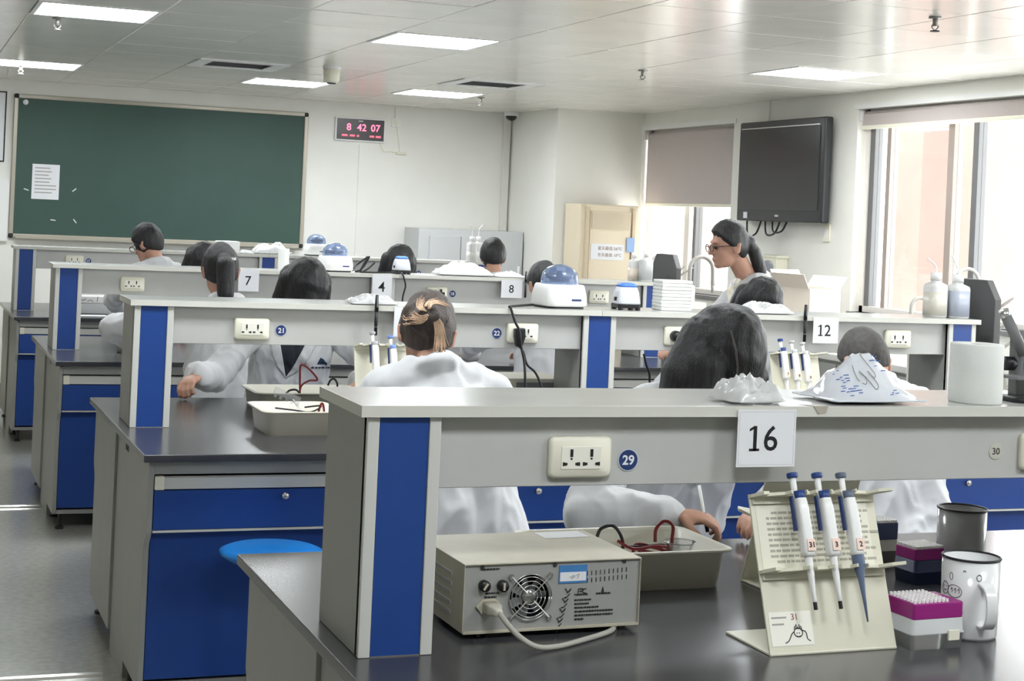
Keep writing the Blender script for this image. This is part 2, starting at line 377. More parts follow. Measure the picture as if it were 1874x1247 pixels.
def sheet(name, lb, cat, cx, y, cz, w, h, th=.002, m=None, lines=0, rz=0, ry=0):
    t = thing(name, lb, cat, (cx, y, cz), rz); t.rotation_euler = (0, ry, rz)
    obj('paper', box(-w/2, w/2, -th, 0, -h/2, h/2), m or M_paper, t)
    if lines:
        mb = MB()
        for k in range(lines):
            z = h/2*.75-k*h*.8/lines; L = w*random.uniform(.45, .8); mb.add(box(-w*.4, -w*.4+L, -th-.0004, -th, z, z+h*.25/lines))
        obj('printing', mb, M_fade, t)
    return t
q = ony(83, 333, YW); sheet('notice_sheet', 'white printed sheet taped to the green chalkboard', 'notice', q.x, YW-.022, q.z, .215, .285, lines=8)
q = ony(9, 232, YW); t = sheet('wall_poster', 'white poster in a thin dark frame beside the chalkboard top', 'poster', q.x-.22, YW, q.z, .44, .56, .01, lines=5)
for a in (box(-.225, .225, -.014, 0, .275, .285), box(-.225, .225, -.014, 0, -.285, -.275), box(.215, .225, -.014, 0, -.28, .28), box(-.225, -.215, -.014, 0, -.28, .28)): obj('frame_bar', a, M_dark, t)
q = ony(17, 385, YW); sheet('wall_panel', 'plain white panel on the wall beside the chalkboard edge', 'panel', q.x-.3, YW, q.z, .58, .5, .04, m=M_white)
# clock
a, b = ony(615, 213, YW-.03), ony(704, 262, YW-.03)
t = thing('digital_clock', 'black digital wall clock with glowing red digits', 'clock', ((a.x+b.x)/2, YW, (a.z+b.z)/2)); w, h = (b.x-a.x)/2, (a.z-b.z)/2
M_red = mat('red_led', (255, 110, 140), .5, emit=1.6); M_redd = mat('red_led_small', (255, 90, 110), .5, emit=1.2)
obj('case', box(-w, w, -.03, 0, -h, h), M_white, t, bevel=.004); obj('screen', box(-w+.012, w-.012, -.033, -.029, -h+.012, h-.012), mat('clock_screen', (44, 38, 40), .25), t)
for s, x in (('8', -.105), ('42', .01), ('07', .135)): obj('digit', MB().add(text(s, .085, .001, .001), T(x, -.0335, .02)), M_red, t)
for x, w2 in ((-.165, .05), (-.095, .045), (-.03, .018), (.085, .04), (.14, .045)):
    for k in range(max(2, int(w2/.012))): pass
    obj('small_digits', box(x, x+w2, -.0342, -.033, -.062, -.046), M_redd, t)
obj('badge', box(-.02, .02, -.0342, -.033, .072, .078), M_paper, t)
q1, q2, q3 = ony(702, 262, YW-.01), ony(725, 225, YW-.01), ony(735, 281, YW-.01)
tag(obj('clock_cord', tube([(q1.x-.03, YW-.01, q1.z), (q1.x, YW-.012, q1.z-.07), (q3.x-.1, YW-.012, q3.z+.012), (q3.x, YW-.012, q3.z)], .004, 6), M_cream), 'thin white cord running from the digital clock to its adapter', 'cord')
t = thing('power_adapter', 'white plug adapter on the wall below the small outlet', 'adapter', (q3.x, YW, q3.z)); obj('body', box(-.05, .045, -.025, 0, -.012, .012), M_cream, t, bevel=.008); obj('lead', tube([(-.02, -.01, .0), (-.03, -.012, .1), (q2.x-q3.x, -.012, q2.z-q3.z)], .004, 6), M_cream, t)
t = thing('wall_outlet', 'small white outlet on the wall beside the digital clock', 'outlet', (q2.x, YW, q2.z)); obj('plate', box(-.04, .04, -.012, 0, -.04, .04), M_white, t, bevel=.004); obj('insert', box(-.02, .02, -.016, -.01, -.02, .02), M_cream, t)
tag(obj('cable_trunking', box(q2.x-.012, q2.x+.012, YW-.015, YW, q2.z+.04, ZC), M_wall), 'white cable trunking from the small outlet up to the ceiling', 'trunking')
q = ony(660, 300, YW)
tag(obj('cable_trunking', box(q.x-.02, q.x+.02, YW-.012, YW, 1.0, ony(650, 262, YW-.03).z-.01), M_wall), 'white cable trunking running down the wall under the digital clock', 'trunking')
tag(obj('conduit', box(5.085, 5.15, YW-.04, YW, 1.50, ZC), mat('conduit_paint', (222, 220, 212), .6), None, bevel=.006), 'painted pipe casing in the corner beside the wall column', 'pipe')
q = ony(948, 212, YW-.3)
t = thing('dome_camera', 'white dome security camera with a dark globe at the ceiling corner', 'camera', (5.07, YW-.25, ZC)); obj('housing', cyl(.065, -.035, .004, 24), M_white, t, True); obj('globe', lathe([(.05, -.034), (.046, -.055), (.03, -.072), (.0001, -.08)], 24), mat('dome_black', (38, 38, 40), .1), t, True)
# grey wall cabinet
t = thing('storage_cabinet', 'low light grey metal cabinet with white handles against the front wall', 'cabinet', (4.68, YW-.24, 0)); M_lg = mat('light_grey_metal', (200, 202, 202), .45)
obj('carcass', box(-.48, .48, -.2, .22, .02, 1.50), M_lg, t, bevel=.004)
for k in range(3):
    d = obj('door', box(-.385+k*.288, -.385+k*.288+.282, -.218, -.2, .08, 1.44), M_lg, t, bevel=.003)
    obj('handle', box(-.385+k*.288+.235, -.385+k*.288+.255, -.24, -.216, .95, 1.2), M_white, d, bevel=.003)
obj('plinth', box(-.47, .47, -.19, .2, 0, .03), M_dark, t)
# standing air conditioner
t = thing('air_conditioner', 'beige floor-standing air conditioner with a temperature notice before the column', 'air conditioner', (5.525, 12.45, 0)); M_be = mat('beige_case', (228, 214, 188), .45)
obj('case', box(-.265, .265, -.13, .2, 0, 1.765), M_be, t, bevel=.01); obj('front_panel', box(-.18, .19, -.142, -.128, .1, 1.71), M_be, t, bevel=.004)
obj('outlet_grille', box(-.165, .175, -.147, -.14, 1.56, 1.70), mat('beige_dark', (206, 192, 166), .5), t)
for x in (-.2, .215): obj('side_strip', box(x-.012, x+.012, -.15, -.128, .1, 1.74), mat('beige_dark', (206, 192, 166), .5), t)
n = obj('notice', box(-.165, .135, -.145, -.141, 1.31, 1.44), M_paper, t)
for sx_, zx_ in (('夏天最低 26℃', 1.405), ('冬天最高 18℃', 1.35)): obj('lettering', MB().add(text(sx_, .034), T(.005, -.1458, zx_)), mat('brown_ink', (150, 120, 96), .7), n)
obj('energy_label', box(.155, .225, -.153, -.149, 1.38, 1.50), mat('energy_label', (150, 178, 220), .6), t)
# beige tall unit peeking in beside the last bench
t = thing('tall_appliance', 'cream floor-standing appliance with a black door window by the wall', 'appliance', (.42, 13.2, 0))
obj('case', box(-.28, .28, -.25, .25, .03, 1.05), M_cream, t, bevel=.015); obj('door_window', prism([(x, z+.68) for x, z in rrect(.3, .4, .03)], -.258, -.25, 'y'), M_black, t); obj('plinth', box(-.27, .27, -.24, .24, 0, .04), M_black, t)
# TV
c0 = [onx(*p, XR-.1) for p in ((1357, 227), (1514, 211), (1350, 401), (1504, 412))]
ya, yb2 = min(p.y for p in c0), max(p.y for p in c0); z0, z1 = (c0[2].z+c0[3].z)/2, (c0[0].z+c0[1].z)/2
t = thing('television', 'large switched-off flat television hung on the window wall', 'television', (XR, (ya+yb2)/2, z0)); h = (yb2-ya)/2; H = z1-z0
M_tv = mat('tv_bezel', (52, 53, 55), .25)
obj('bezel', box(-.11, -.045, -h, h, 0, H), M_tv, t, bevel=.012); obj('screen', box(-.116, -.108, -h+.055, h-.035, .085, H-.06), mat('tv_screen', (66, 66, 66), .18, spec=.35), t)
obj('back_housing', box(-.05, -.0005, -h+.15, h-.15, .1, H-.08), M_black, t); obj('badge', box(-.117, -.109, -.03, .02, .035, .05), M_steel, t); obj('sticker', box(-.117, -.109, h-.17, h-.12, .02, .065), M_paper, t)
obj('trim_strip', box(-.118, -.108, -h+.06, h-.04, H-.055, H-.047), M_steel, t)
for k, (yy, d) in enumerate(((.42, .1), (.15, .09), (.05, .07))): obj('cable', tube([(-.06, yy+.1, .02), (-.07, yy+.06, -d), (-.07, yy-.06, -d*.9), (-.06, yy-.12, .02)], .007, 6), M_black, t)
q = onx(1408, 195, XR); tag(obj('cable_trunking', box(XR-.015, XR, q.y-.025, q.y+.025, z1-.05, ZC), M_wall), 'white cable trunking from the television up to the ceiling', 'trunking')
q = onx(1514, 427, XR); t = thing('wall_socket', 'white wall socket below the corner of the television', 'socket', (XR, q.y, q.z)); obj('plate', box(-.012, 0, -.043, .043, -.06, .06), M_cream, t, bevel=.004); obj('insert', box(-.016, -.01, -.02, .02, -.03, .03), M_white, t)
a, b = onx(1400, 466, XR-.06), onx(1428, 512, XR-.06)
t = thing('tissue_dispenser', 'white wall dispenser with a clear oval front below the television', 'dispenser', (XR, (a.y+b.y)/2, b.z)); w = abs(a.y-b.y)/2; h = a.z-b.z
obj('housing', box(-.1, 0, -w, w, 0, h), M_cream, t, bevel=.01); obj('window', MB().add(ell((0, 0, 0), (.012, w*.75, h*.36)), T(-.1, 0, h*.42)), mat('smoked_clear', (150, 152, 158), .15), t, True); obj('top_lid', box(-.105, .0, -w-.012, w+.012, h-.02, h), M_cream, t, bevel=.004)
# window-side counter with carton
t = thing('side_counter', 'pale counter along the window wall under the television', 'counter', (5.62, 9.3, 0))
obj('top', box(-.28, .335, -1.6, 1.6, .84, .88), M_board, t, bevel=.004); obj('base', box(-.24, .335, -1.57, 1.57, .06, .84), M_grey, t); obj('plinth', box(-.2, .33, -1.55, 1.55, 0, .07), M_dark, t)
for k in range(4): d = obj('door', box(-.256, -.24, -1.56+k*.785, -1.56+k*.785+.775, .1, .82), M_grey, t, bevel=.003); obj('handle', box(-.275, -.255, -1.0+k*.785, -.98+k*.785, .6, .75), M_steel, d)
# ================================================================== BENCHES
Y1, PITCH, DEP, SY, SD = 2.1185, 2.9827, 1.515, .6163, .303
XW0, XW1 = .75, 4.32
def by(i): return Y1+i*PITCH
desc = ['carrying the power supply and mugs', 'holding the cream tray of leads', 'below the sheet numbered eight', 'nearest the green chalkboard']
# --- base cabinet prototype, front at local y=0, depth .45, width .87
CW = .872
def base_cabinet(depth):
    t = thing('base_cabinet', 'grey steel base cabinet with blue drawer and blue recessed door', 'cabinet', group='base cabinets under the black worktops')
    prof = [(0, .80), (0, .585), (.012, .565), (.035, .545), (.045, .52), (.045, .10), (.06, .075), (depth, .075), (depth, .80)]
    for x in (0, CW-.018): obj('side_panel', prism(prof, x, x+.018, 'x'), M_grey, t, bevel=.002)
    obj('apron', box(.018, CW-.018, .004, .03, .762, .806), M_grey, t, bevel=.002)
    d = obj('drawer', box(.02, CW-.02, -.002, .25, .588, .712), M_blued, t, bevel=.002)
    obj('handle_rail', prism([(0, .716), (-.004, .752), (.006, .756), (.02, .745), (.02, .716)], .02, CW-.02, 'x'), M_post, d)
    obj('handle_cap', box(.02, .05, -.006, .02, .714, .757), M_cream, d, bevel=.003)
    obj('lock', MB().add(cyl(.011, 0, .008, 14), T(CW*.5, -.002, .69, rx=PI/2)), M_steel, d, True)
    obj('drawer_edge', box(.02, CW-.02, -.003, .02, .58, .587), M_post, t)
    dr = obj('door', box(.02, CW-.02, .05, .066, .105, .572), M_blue if 0 else M_blued, t, bevel=.002)
    obj('back_panel', box(.018, CW-.018, depth-.012, depth, .08, .79), M_grey, t); obj('floor_panel', box(.018, CW-.018, .06, depth, .075, .095), M_grey, t)
    for x in (.04, CW-.04):
        for y in (.08, depth-.05): obj('foot', MB().add(lathe([(.001, 0), (.022, 0), (.022, .012), (.01, .018), (.01, .08), (.001, .08)], 12), T(x, y, 0)), M_black, t)
    return t
cf, cb = base_cabinet(.45), base_cabinet(.62)
def cl(i, k): return 'grey %s cabinet with blue drawer under worktop ' % ('shallow', 'deep')[k]+desc[i]
cf['label'] = cl(0, 0); cb['label'] = cl(0, 1)
first = True
for i in range(4):
    y0 = by(i)
    tag(obj('worktop', box(XW0, XW1, y0, y0+DEP, W-.024, W), M_top, None, bevel=.003), 'long black worktop '+desc[i], 'worktop')
    for k in range(4):
        x = .772+k*(CW+.004)
        if first: cf.location = (x, y0+.04, 0); cb.location = (x+CW, y0+1.475, 0); cb.rotation_euler = (0, 0, PI); first = False
        else: dup(cf, (x, y0+.04, 0), label=cl(i, 0)); dup(cb, (x+CW, y0+1.475, 0), label=cl(i, 1))
    t = thing('service_panel', 'grey end panel under the worktop '+desc[i], 'panel', (.782, y0+.495, 0))
    sp_ = MB()
    for q in (box(0, .02, .003, .355, 0, .752), box(0, .02, .003, .355, .778, .80), box(0, .02, .003, .08, .752, .778), box(0, .02, .16, .355, .752, .778)): sp_.add(q)
    obj('panel', sp_, M_grey, t); obj('panel', box(3.48, 3.5, .003, .355, 0, .80), M_grey, t)
# --- reagent racks
rd = ['with the sheet numbered sixteen', 'with the sheet numbered twelve', 'with the sheets numbered seven, four and eight', 'nearest the green chalkboard']
PIL = [.787, 2.48, 4.145]; PWD, PDP = .136, .275
RACK = []
M_board_e = mat('shelf_edge_strip', (214, 213, 204), .4)
for i in range(4):
    ys_ = by(i)+SY
    t = thing('reagent_rack', 'grey reagent shelf on blue-panelled posts '+rd[i], 'shelf', (.774, ys_, W)); RACK.append(t)
    zt = ST-W
    for a, b in ((0, 1.776), (1.778, 3.524)):
        s = obj('shelf_board', box(a, b, .003, SD, zt-.02, zt), M_board, t, bevel=.0015); obj('edge_strip', box(a, b, 0, .003, zt-.02, zt), M_board_e, s)
        if a == 0: obj('edge_strip', box(-.002, 0, 0, SD, zt-.02, zt), M_board_e, s)
    for x in PIL:
        x -= .774; y = .014
        p = obj('pillar', box(x, x+PWD, y+.004, y+PDP, 0, zt-.02), M_grey, t, bevel=.002)
        obj('post', box(x, x+.022, y-.004, y+.02, 0, zt-.021), M_post, p, bevel=.002); obj('post', box(x+PWD-.022, x+PWD, y-.004, y+.02, 0, zt-.021), M_post, p, bevel=.002)
        obj('blue_panel', box(x+.023, x+PWD-.023, y-.001, y+.01, .002, zt-.021), M_blue, p); obj('panel_edge', box(x+.022, x+PWD-.022, y-.0015, y+.004, 0, .002), M_steel, p)
    for a, b in ((PIL[0]+PWD, PIL[1]), (PIL[1]+PWD, PIL[2])):
        obj('fascia', box(a-.774, b-.774, .036, .25, zt-.152, zt-.02), M_grey if 0 else M_board, t, bevel=.002)
# --- sockets and stickers on the fascias
def socket(i, px, py, plug=None):
    y = by(i)+SY+.036; p = ony(px, py, y); t = RACK[i]; o = Vector((.774, by(i)+SY, W)); x, z = p.x-o.x, p.z-o.z
    s = obj('socket', MB().add(loft([[(a*1.0, .036, b) for a, b in rrect(.125, .076, .01)], [(a, .026, b) for a, b in rrect(.125, .076, .01)], [(a*.93, .021, b*.88) for a, b in rrect(.125, .076, .012)]]), T(x, 0, z)), M_cream, t, True)
    ins = obj('socket_insert', box(x-.04, x+.04, .0195, .024, z-.021, z+.021), mat('cream_insert', (240, 238, 224), .35), s, bevel=.001)
    mb = MB()
    for dx in (-.02, .02):
        mb.add(box(x+dx-.0028, x+dx+.0028, .0185, .02, z+.002, z+.016)); mb.add(box(x+dx-.0018, x+dx+.0018, .0185, .02, z-.003, z+.0))
        for sx in (-1, 1): mb.add(prism([(x+dx+sx*.008, z-.013), (x+dx+sx*.008, z-.009), (x+dx+sx*.017, z-.0075), (x+dx+sx*.017, z-.0145)], .0185, .02, 'y'))
    h = obj('socket_slots', mb, M_ink, s); h['kind'] = 'stuff'
    return Vector((p.x, by(i)+SY+.02, p.z))
SK = {}
for i, px, py in [(0, 1058, 836), (0, 1908, 826), (1, 460, 602), (1, 955, 610), (1, 1240, 615), (1, 1641, 621), (2, 242, 520), (2, 798, 538), (2, 1095, 544), (3, 136, 477)]: SK[(i, px)] = socket(i, px, py)
def sticker(i, px, py, s, r=.0215, hand=False):
    y = by(i)+SY+.036; p = ony(px, py, y); o = Vector((.774, by(i)+SY, W)); x, z = p.x-o.x, p.z-o.z
    k = obj('number_sticker', MB().add(cyl(r, 0, .001, 28), T(x, .0355, z, rx=PI/2)), mat('sticker_ring', (196, 200, 208), .4) if not hand else mat('old_glue', (196, 194, 182), .6), RACK[i])
    if not hand: obj('sticker_face', MB().add(cyl(r*.88, 0, .001, 28), T(x, .0347, z, rx=PI/2)), M_lblue, k)
    obj('number', MB().add(text(s, r*1.15, .0004, 0 if hand else .0006), T(x, .0336 if not hand else .0342, z)), M_ink if hand else M_paper, k)
sticker(0, 1149, 842, '29'); sticker(1, 514, 605, '21'); sticker(1, 909, 610, '22'); sticker(2, 828, 538, '18'); sticker(3, 162, 478, '17'); sticker(0, 1822, 826, '30', .017, True); sticker(3, 766, 500, '15')
# --- numbered sheets hung from the shelf edges
def sign(i, px0, px1, py0, py1, s, lb):
    y = by(i)+SY-.003; a, b = ony(px0, py0, y), ony(px1, py1, y); w, h = b.x-a.x, a.z-b.z
    t = thing('number_sheet', lb, 'sign', ((a.x+b.x)/2, y, (a.z+b.z)/2)); obj('paper', box(-w/2, w/2, -.001, 0, -h/2, h/2), M_paper, t)
    nv, nf = text(s, h*.62, .0004, .0004); nb = MB().add((nv, nf))
    if s[0] == '1':
        x0_ = min(p[0] for p in nv); zb_ = min(p[2] for p in nv); zt_ = max(p[2] for p in nv); xs_ = x0_+h*.024; nb.add(box(xs_-h*.1, xs_+h*.1, -.0002, .0002, zb_, zb_+h*.042)); nb.add(prism([(xs_, zt_), (xs_, zt_-h*.05), (xs_-h*.1, zt_-h*.1), (xs_-h*.1, zt_-h*.055)], -.0002, .0002, 'y'))
    obj('number', nb, M_ink, t).location = (-w*.02, -.0014, 0)
    f = MB()
    for q in (box(-w*.47, w*.47, -.0013, -.001, h*.46, h*.463), box(-w*.47, w*.47, -.0013, -.001, -h*.463, -h*.46), box(-w*.47, -w*.468, -.0013, -.001, -h*.46, h*.46), box(w*.468, w*.47, -.0013, -.001, -h*.46, h*.46)): f.add(q)
    if i == 0: k = obj('sleeve_border', f, M_fade, t); k['kind'] = 'stuff'
    return t
sign(0, 1351, 1453, 750, 854, '16', 'white sheet numbered sixteen hung on a shelf edge'); sign(1, 1489, 1533, 581, 629, '12', 'white sheet numbered twelve hung on a shelf edge')
sign(2, 918, 955, 512, 546, '8', 'white sheet numbered eight hung on a shelf edge'); sign(2, 682, 716, 503, 547, '4', 'white sheet numbered four hung on a shelf edge'); sign(2, 437, 473, 494, 534, '7', 'white sheet numbered seven hung on a shelf edge')
y = by(1)+SY-.002; a, b = ony(722, 562, y), ony(760, 617, y); tag(obj('number_sheet', box(a.x, b.x, y-.001, y, b.z, a.z), M_paper), 'white sheet hung on a shelf edge behind the blond-streaked head', 'sign')
# --- sinks at the window end of the benches
def gooseneck(t, x, y, z, h, reach, ry, m, r=.012):
    d = Vector((math.cos(ry), math.sin(ry), 0))*reach
    pts = [(x, y, z), (x, y, z+h*.6), (x, y, z+h*.75)]+[(x+d.x*(.5-.5*math.cos(a)), y+d.y*(.5-.5*math.cos(a)), z+h*.75+reach*.5*math.sin(a)) for a in [PI*k/6 for k in range(1, 6)]]+[(x+d.x, y+d.y, z+h*.75), (x+d.x*1.02, y+d.y*1.02, z+h*.62)]
    o = obj('gooseneck', tube(pts, r, 10, 4), m, t, True)
    obj('nozzle', MB().add(cyl(.008, -.05, 0, 10, .012), T(x+d.x*1.02, y+d.y*1.02, z+h*.63)), m, o, True); obj('base', MB().add(cyl(.022, 0, .05, 14), T(x, y, z)), m, o, True)
M_pp = mat('pale_pp', (226, 224, 216), .4); M_fauc = mat('faucet_grey', (176, 172, 166), .35); M_rack = mat('drying_rack_pp', (86, 86, 86), .5); M_peg = mat('peg_grey', (150, 146, 140), .45)
for i, lb in ((0, 'window-side wash sink at the end of the sheet-sixteen bench'), (1, 'window-side wash sink with a dark drying rack by two wash bottles'), (2, 'window-side wash sink with a dark drying rack beside the beige air conditioner'), ):
    y0 = by(i); t = thing('wash_sink', lb, 'sink', (4.33, y0, 0))
    obj('cabinet', box(.01, .56, .05, DEP-.05, .08, .70), M_grey, t, bevel=.003); obj('plinth', box(.03, .54, .08, DEP-.08, 0, .09), M_dark, t)
    sk = MB(); zo, zi = .83, .70
    for q in (box(0, .60, 0, .05, zi-.02, zo), box(0, .60, DEP-.05, DEP, zi-.02, zo), box(0, .05, .05, DEP-.05, zi-.02, zo), box(.55, .60, .05, DEP-.05, zi-.02, zo), box(.05, .55, .05, DEP-.05, zi-.02, zi), box(.05, .55, DEP/2-.03, DEP/2+.03, zi, zo)): sk.add(q)
    obj('basin', sk, M_pp, t, bevel=.006)
    if i > 0:
        yb_ = .64 if i == 1 else .68
        obj('drying_board', prism([(yb_, .83), (yb_+.34, .83), (yb_+.34, 1.36), (yb_+.28, 1.44), (yb_+.06, 1.44), (yb_, 1.36)], .05, .085, 'x'), M_rack, t, bevel=.004)
        for r in range(5):
            for c in range(3): obj('peg', MB().add(cap((.08, yb_+.06+c*.11, .92+r*.095), (.19, yb_+.06+c*.11, .985+r*.095), .007, .006, 8)), M_peg, t, True)
        for px, ex, ptop, yy, m, rr in (((1789, 1747, 492, 6.18, M_pp, .009), (1668, 1700, 545, 6.45, M_pp, .009)) if i == 1 else ((1232, 1190, 466, 9.2, M_fauc, .009), (1262, 1304, 470, 8.64, M_fauc, .012))):
            bx, ex_, zt_ = xat(px, yy, 1.3), xat(ex, yy, 1.3), ony((px+ex)/2, ptop, yy).z; re = abs(ex_-bx); gooseneck(t, bx-4.33, yy-y0, .83, (zt_-.83-re/2)/.75, re, 0 if ex_ > bx else PI, m, rr)
# ================================================================== SMALL THINGS, prototypes
def trayvf(w, d, h, fl=.02, rim=.012, wall=.004, r=.03):
    def s(ww, dd, z, rr): return [(a, b, z) for a, b in rrect(ww, dd, rr)]
    return loft([s(w-2*fl, d-2*fl, 0, r), s(w-.006, d-.006, h-.006, r), s(w+rim*2, d+rim*2, h-.004, r+.008), s(w+rim*2, d+rim*2, h, r+.008), s(w-wall, d-wall, h, r), s(w-2*fl-wall, d-2*fl-wall, wall, r)])
def pillow(w, d, h, seed=0, n=26, crease=.6, puff=1.0, wedge=False):
    v = []; f = []
    def pt(a, b, s):
        e = max(0, (1-abs(a)**3)*(1-abs(b)**3))**.55
        nz = noise.noise(Vector((a*2.2+seed*5, b*2.2, s)))+.6*abs(noise.noise(Vector((a*4.5+seed*3, b*4.5, s*2))))
        k = 1+.08*noise.noise(Vector((a*2, b*2, seed+9)))
        if s > 0 and wedge: z = h*(.07+.93*math.sin(PI*((b+1)/2)**1.7)*max(0, 1-abs(a-.12)**1.7)**.9*(.86+.3*nz))
        elif s > 0: z = h*(.12+.88*e*(1-crease*.6+crease*nz))*puff
        else: z = h*.1*(1-e)+.0004
        return (a*w/2*k, b*d/2*k, max(z, .0006 if s > 0 else .0002))
    for s in (1, -1):
        o = len(v)
        for i in range(n+1):
            for j in range(n+1): v.append(pt(-1+2*i/n, -1+2*j/n, s))
        for i in range(n):
            for j in range(n):
                q = (o+i*(n+1)+j, o+(i+1)*(n+1)+j, o+(i+1)*(n+1)+j+1, o+i*(n+1)+j+1); f.append(q if s > 0 else q[::-1])
    m = n+1; o = m*m
    for k in range(n):
        for a, b in ((k, k+1), ((n*m)+k+1, (n*m)+k), ((k+1)*m, k*m), (k*m+n, (k+1)*m+n)): f.append((b, a, a+o, b+o))
    return v, f
def bag(lb, p, w, d, h, rz=0, seed=0, m=None, tail=True, wedge=False):
    t = thing('plastic_bag', lb, 'bag', p, rz); obj('bag_body', pillow(w, d, h, seed, wedge=wedge), m or M_bag, t, True)
    if tail:
        mb = MB(); n = 8
        for k in range(n):
            a0 = -d*.3+d*.6*k/n; a1 = -d*.3+d*.6*(k+1)/n; z0, z1 = h*.25+.01*math.sin(k*2.1), h*.25+.01*math.sin((k+1)*2.1)
            mb.add(([(w*.40, a0*.6, h*.2), (w*.40, a1*.6, h*.2), (w*.58, a1, z1*.6), (w*.58, a0, z0*.6)], [(0, 1, 2, 3)]))
        o = obj('bag_mouth', mb, m or M_bag, t, True); s = o.modifiers.new('s', 'SOLIDIFY'); s.thickness = .001
    return t
def roll(lb, p, r, h):
    t = thing('paper_roll', lb, 'tissue roll', p)
    obj('paper', lathe([(r*.28, .002), (r*.96, 0), (r, .003), (r*1.005, h*.3), (r*.995, h*.6), (r, h-.003), (r*.97, h), (r*.28, h-.001), (r*.28, .002)], 40), M_tissue, t, True)
    obj('core', lathe([(r*.28, .001), (r*.28, h-.002), (r*.24, h-.002), (r*.24, .001), (r*.28, .001)], 24), mat('cardboard', (196, 178, 150), .9), t, True); return t
M_dome = mat('blue_clear_dome', (176, 196, 230), .06, trans=.75, ior=1.25, coat=.3); M_mixblue = mat('mixer_blue', (86, 136, 220), .4)
def centrifuge(lb, p, s=1, rz=0):
    t = thing('mini_centrifuge', lb, 'centrifuge', p, rz); t.scale = (s, s, s)
    sec = [[(a, b, z) for a, b in rrect(w, d, .03)] for w, d, z in ((.16, .16, .008), (.176, .17, .014), (.17, .168, .05), (.152, .16, .085), (.146, .152, .09))]
    obj('housing', loft(sec), M_white, t, True); obj('base_plate', prism(rrect(.15, .15, .02), 0, .01), M_black, t)
    obj('collar', lathe([(.05, .085), (.0725, .088), (.0725, .095), (.05, .097)], 30), M_dome, t, True)
    obj('lid', lathe([(.0715, .092), (.072, .108), (.067, .13), (.05, .15), (.025, .162), (.0001, .165)], 32), M_dome, t, True)
    ro = obj('rotor', lathe([(.001, .1), (.03, .1), (.045, .118), (.012, .112), (.012, .13), (.001, .132)], 24), mat('rotor_blue', (40, 50, 86), .35), t, True)
    obj('maker_label', box(.01, .05, -.0865, -.084, .03, .037), M_lblue, t); obj('switch', box(.08, .088, -.02, .02, .03, .05), M_black, t, bevel=.003); return t
def mixer(lb, p, s=1, rz=0):
    t = thing('vortex_mixer', lb, 'mixer', p, rz); t.scale = (s, s, s)
    sec = [[(a, b, z) for a, b in rrect(w, d, .018)] for w, d, z in ((.09, .1, .022), (.094, .104, .03), (.084, .09, .07), (.07, .074, .092), (.066, .07, .094))]
    obj('housing', loft(sec), mat('mixer_grey', (214, 216, 222), .4), t, True); obj('blue_top', loft([[(a, b, z) for a, b in rrect(w, d, .018)] for w, d, z in ((.072, .076, .09), (.064, .066, .102), (.04, .04, .106))]), M_mixblue, t, True)
    obj('base', prism(rrect(.096, .106, .015), .008, .024), M_black, t, bevel=.003)
    for x in (-.035, .035):
        for y in (-.04, .04): obj('foot', MB().add(cyl(.011, 0, .01, 12), T(x, y, 0)), M_black, t)
    obj('switch', box(-.05, -.045, -.02, 0, .035, .05), M_black, t); return t
def washbottle(lb, p, w=.07, h=.15, neck=.05, tip=(-.05, .02), fill=.7, tint=(214, 214, 206), rz=0):
    t = thing('wash_bottle', lb, 'bottle', p, rz)
    sec = [[(a, b, z) for a, b in rrect(ww, ww, ww*.3)] for ww, z in ((w*.9, 0), (w, .006), (w, h*.86), (w*.93, h*.93), (w*.45, h), (w*.42, h+.012))]
    b = obj('bottle_body', loft(sec), mat('bottle_pe', (232, 232, 230), .3, trans=.2, ior=1.3), t, True)
    obj('liquid', prism(rrect(w*1.006, w*1.006, w*.3), .008, h*fill), mat('liquid_%d_%d' % (tint[0], tint[2]), tint, .3), b, True)
    obj('cap', cyl(w*.27, h+.008, h+.04, 18), M_white, t, True)
    obj('spout', tube([(0, 0, h+.03), (0, 0, h+.03+neck), (tip[0]*.35, 0, h+.05+neck), (tip[0], 0, h+.05+neck+tip[1])], .0035, 8), M_white, t, True); return t
# ================================================================== BENCH WITH SHEET SIXTEEN: worktop things
# power supply
A_, B_ = onz(845, 1172, W), onz(1165, 1153, W); pw = (B_-A_).length; prz = math.atan2(B_.y-A_.y, B_.x-A_.x); ph = ony(852, 1033, A_.y).z-W
t = thing('power_supply', 'beige metal power supply with a fan grille seen from behind', 'power supply', A_, prz)
M_psc = mat('ps_cover', (190, 184, 164), .42, var=.06, vs=14); M_psb = mat('ps_back', (160, 160, 156), .4, var=.05, vs=8)
obj('cover', MB().add(prism([(-.002, .012), (-.002, ph), (pw+.002, ph), (pw+.002, .012), (pw, .012), (pw, ph-.003), (0, ph-.003), (0, .012)], -.004, .268, 'y')), M_psc, t, bevel=.0015)
chs = MB()
for q in (box(.0005, pw-.0005, .002, .262, .012, .014), box(.0005, pw-.0005, .26, .262, .014, ph-.004)): chs.add(q)
obj('chassis', chs, M_psb, t); obj('lower_lip', box(0, pw, -.006, .004, .011, .015), M_psc, t)
for x in (.05, pw-.085):
    for y in (.04, .23): obj('foot', MB().add(cyl(.012, 0, .0125, 12), T(x, y, 0)), M_black, t)
def L(px, py): p = ony(px, py, A_.y+.01); return p.x-A_.x, p.z-W
for k in range(5): obj('side_louvre', MB().add(box(-.004, -.001, .06, .24, 0, .006), T(0, 0, .035+k*.018, rx=.0)), M_dark if 0 else M_psb, t)
fx, fz = L(967, 1091)
bmp = bmesh.new()
def loop_(pts):
    vs = [bmp.verts.new((a_, 0, b_)) for a_, b_ in pts]
    for k_ in range(len(vs)): bmp.edges.new((vs[k_], vs[(k_+1) % len(vs)]))
loop_([(.0005, .012), (pw-.0005, .012), (pw-.0005, ph-.004), (.0005, ph-.004)])
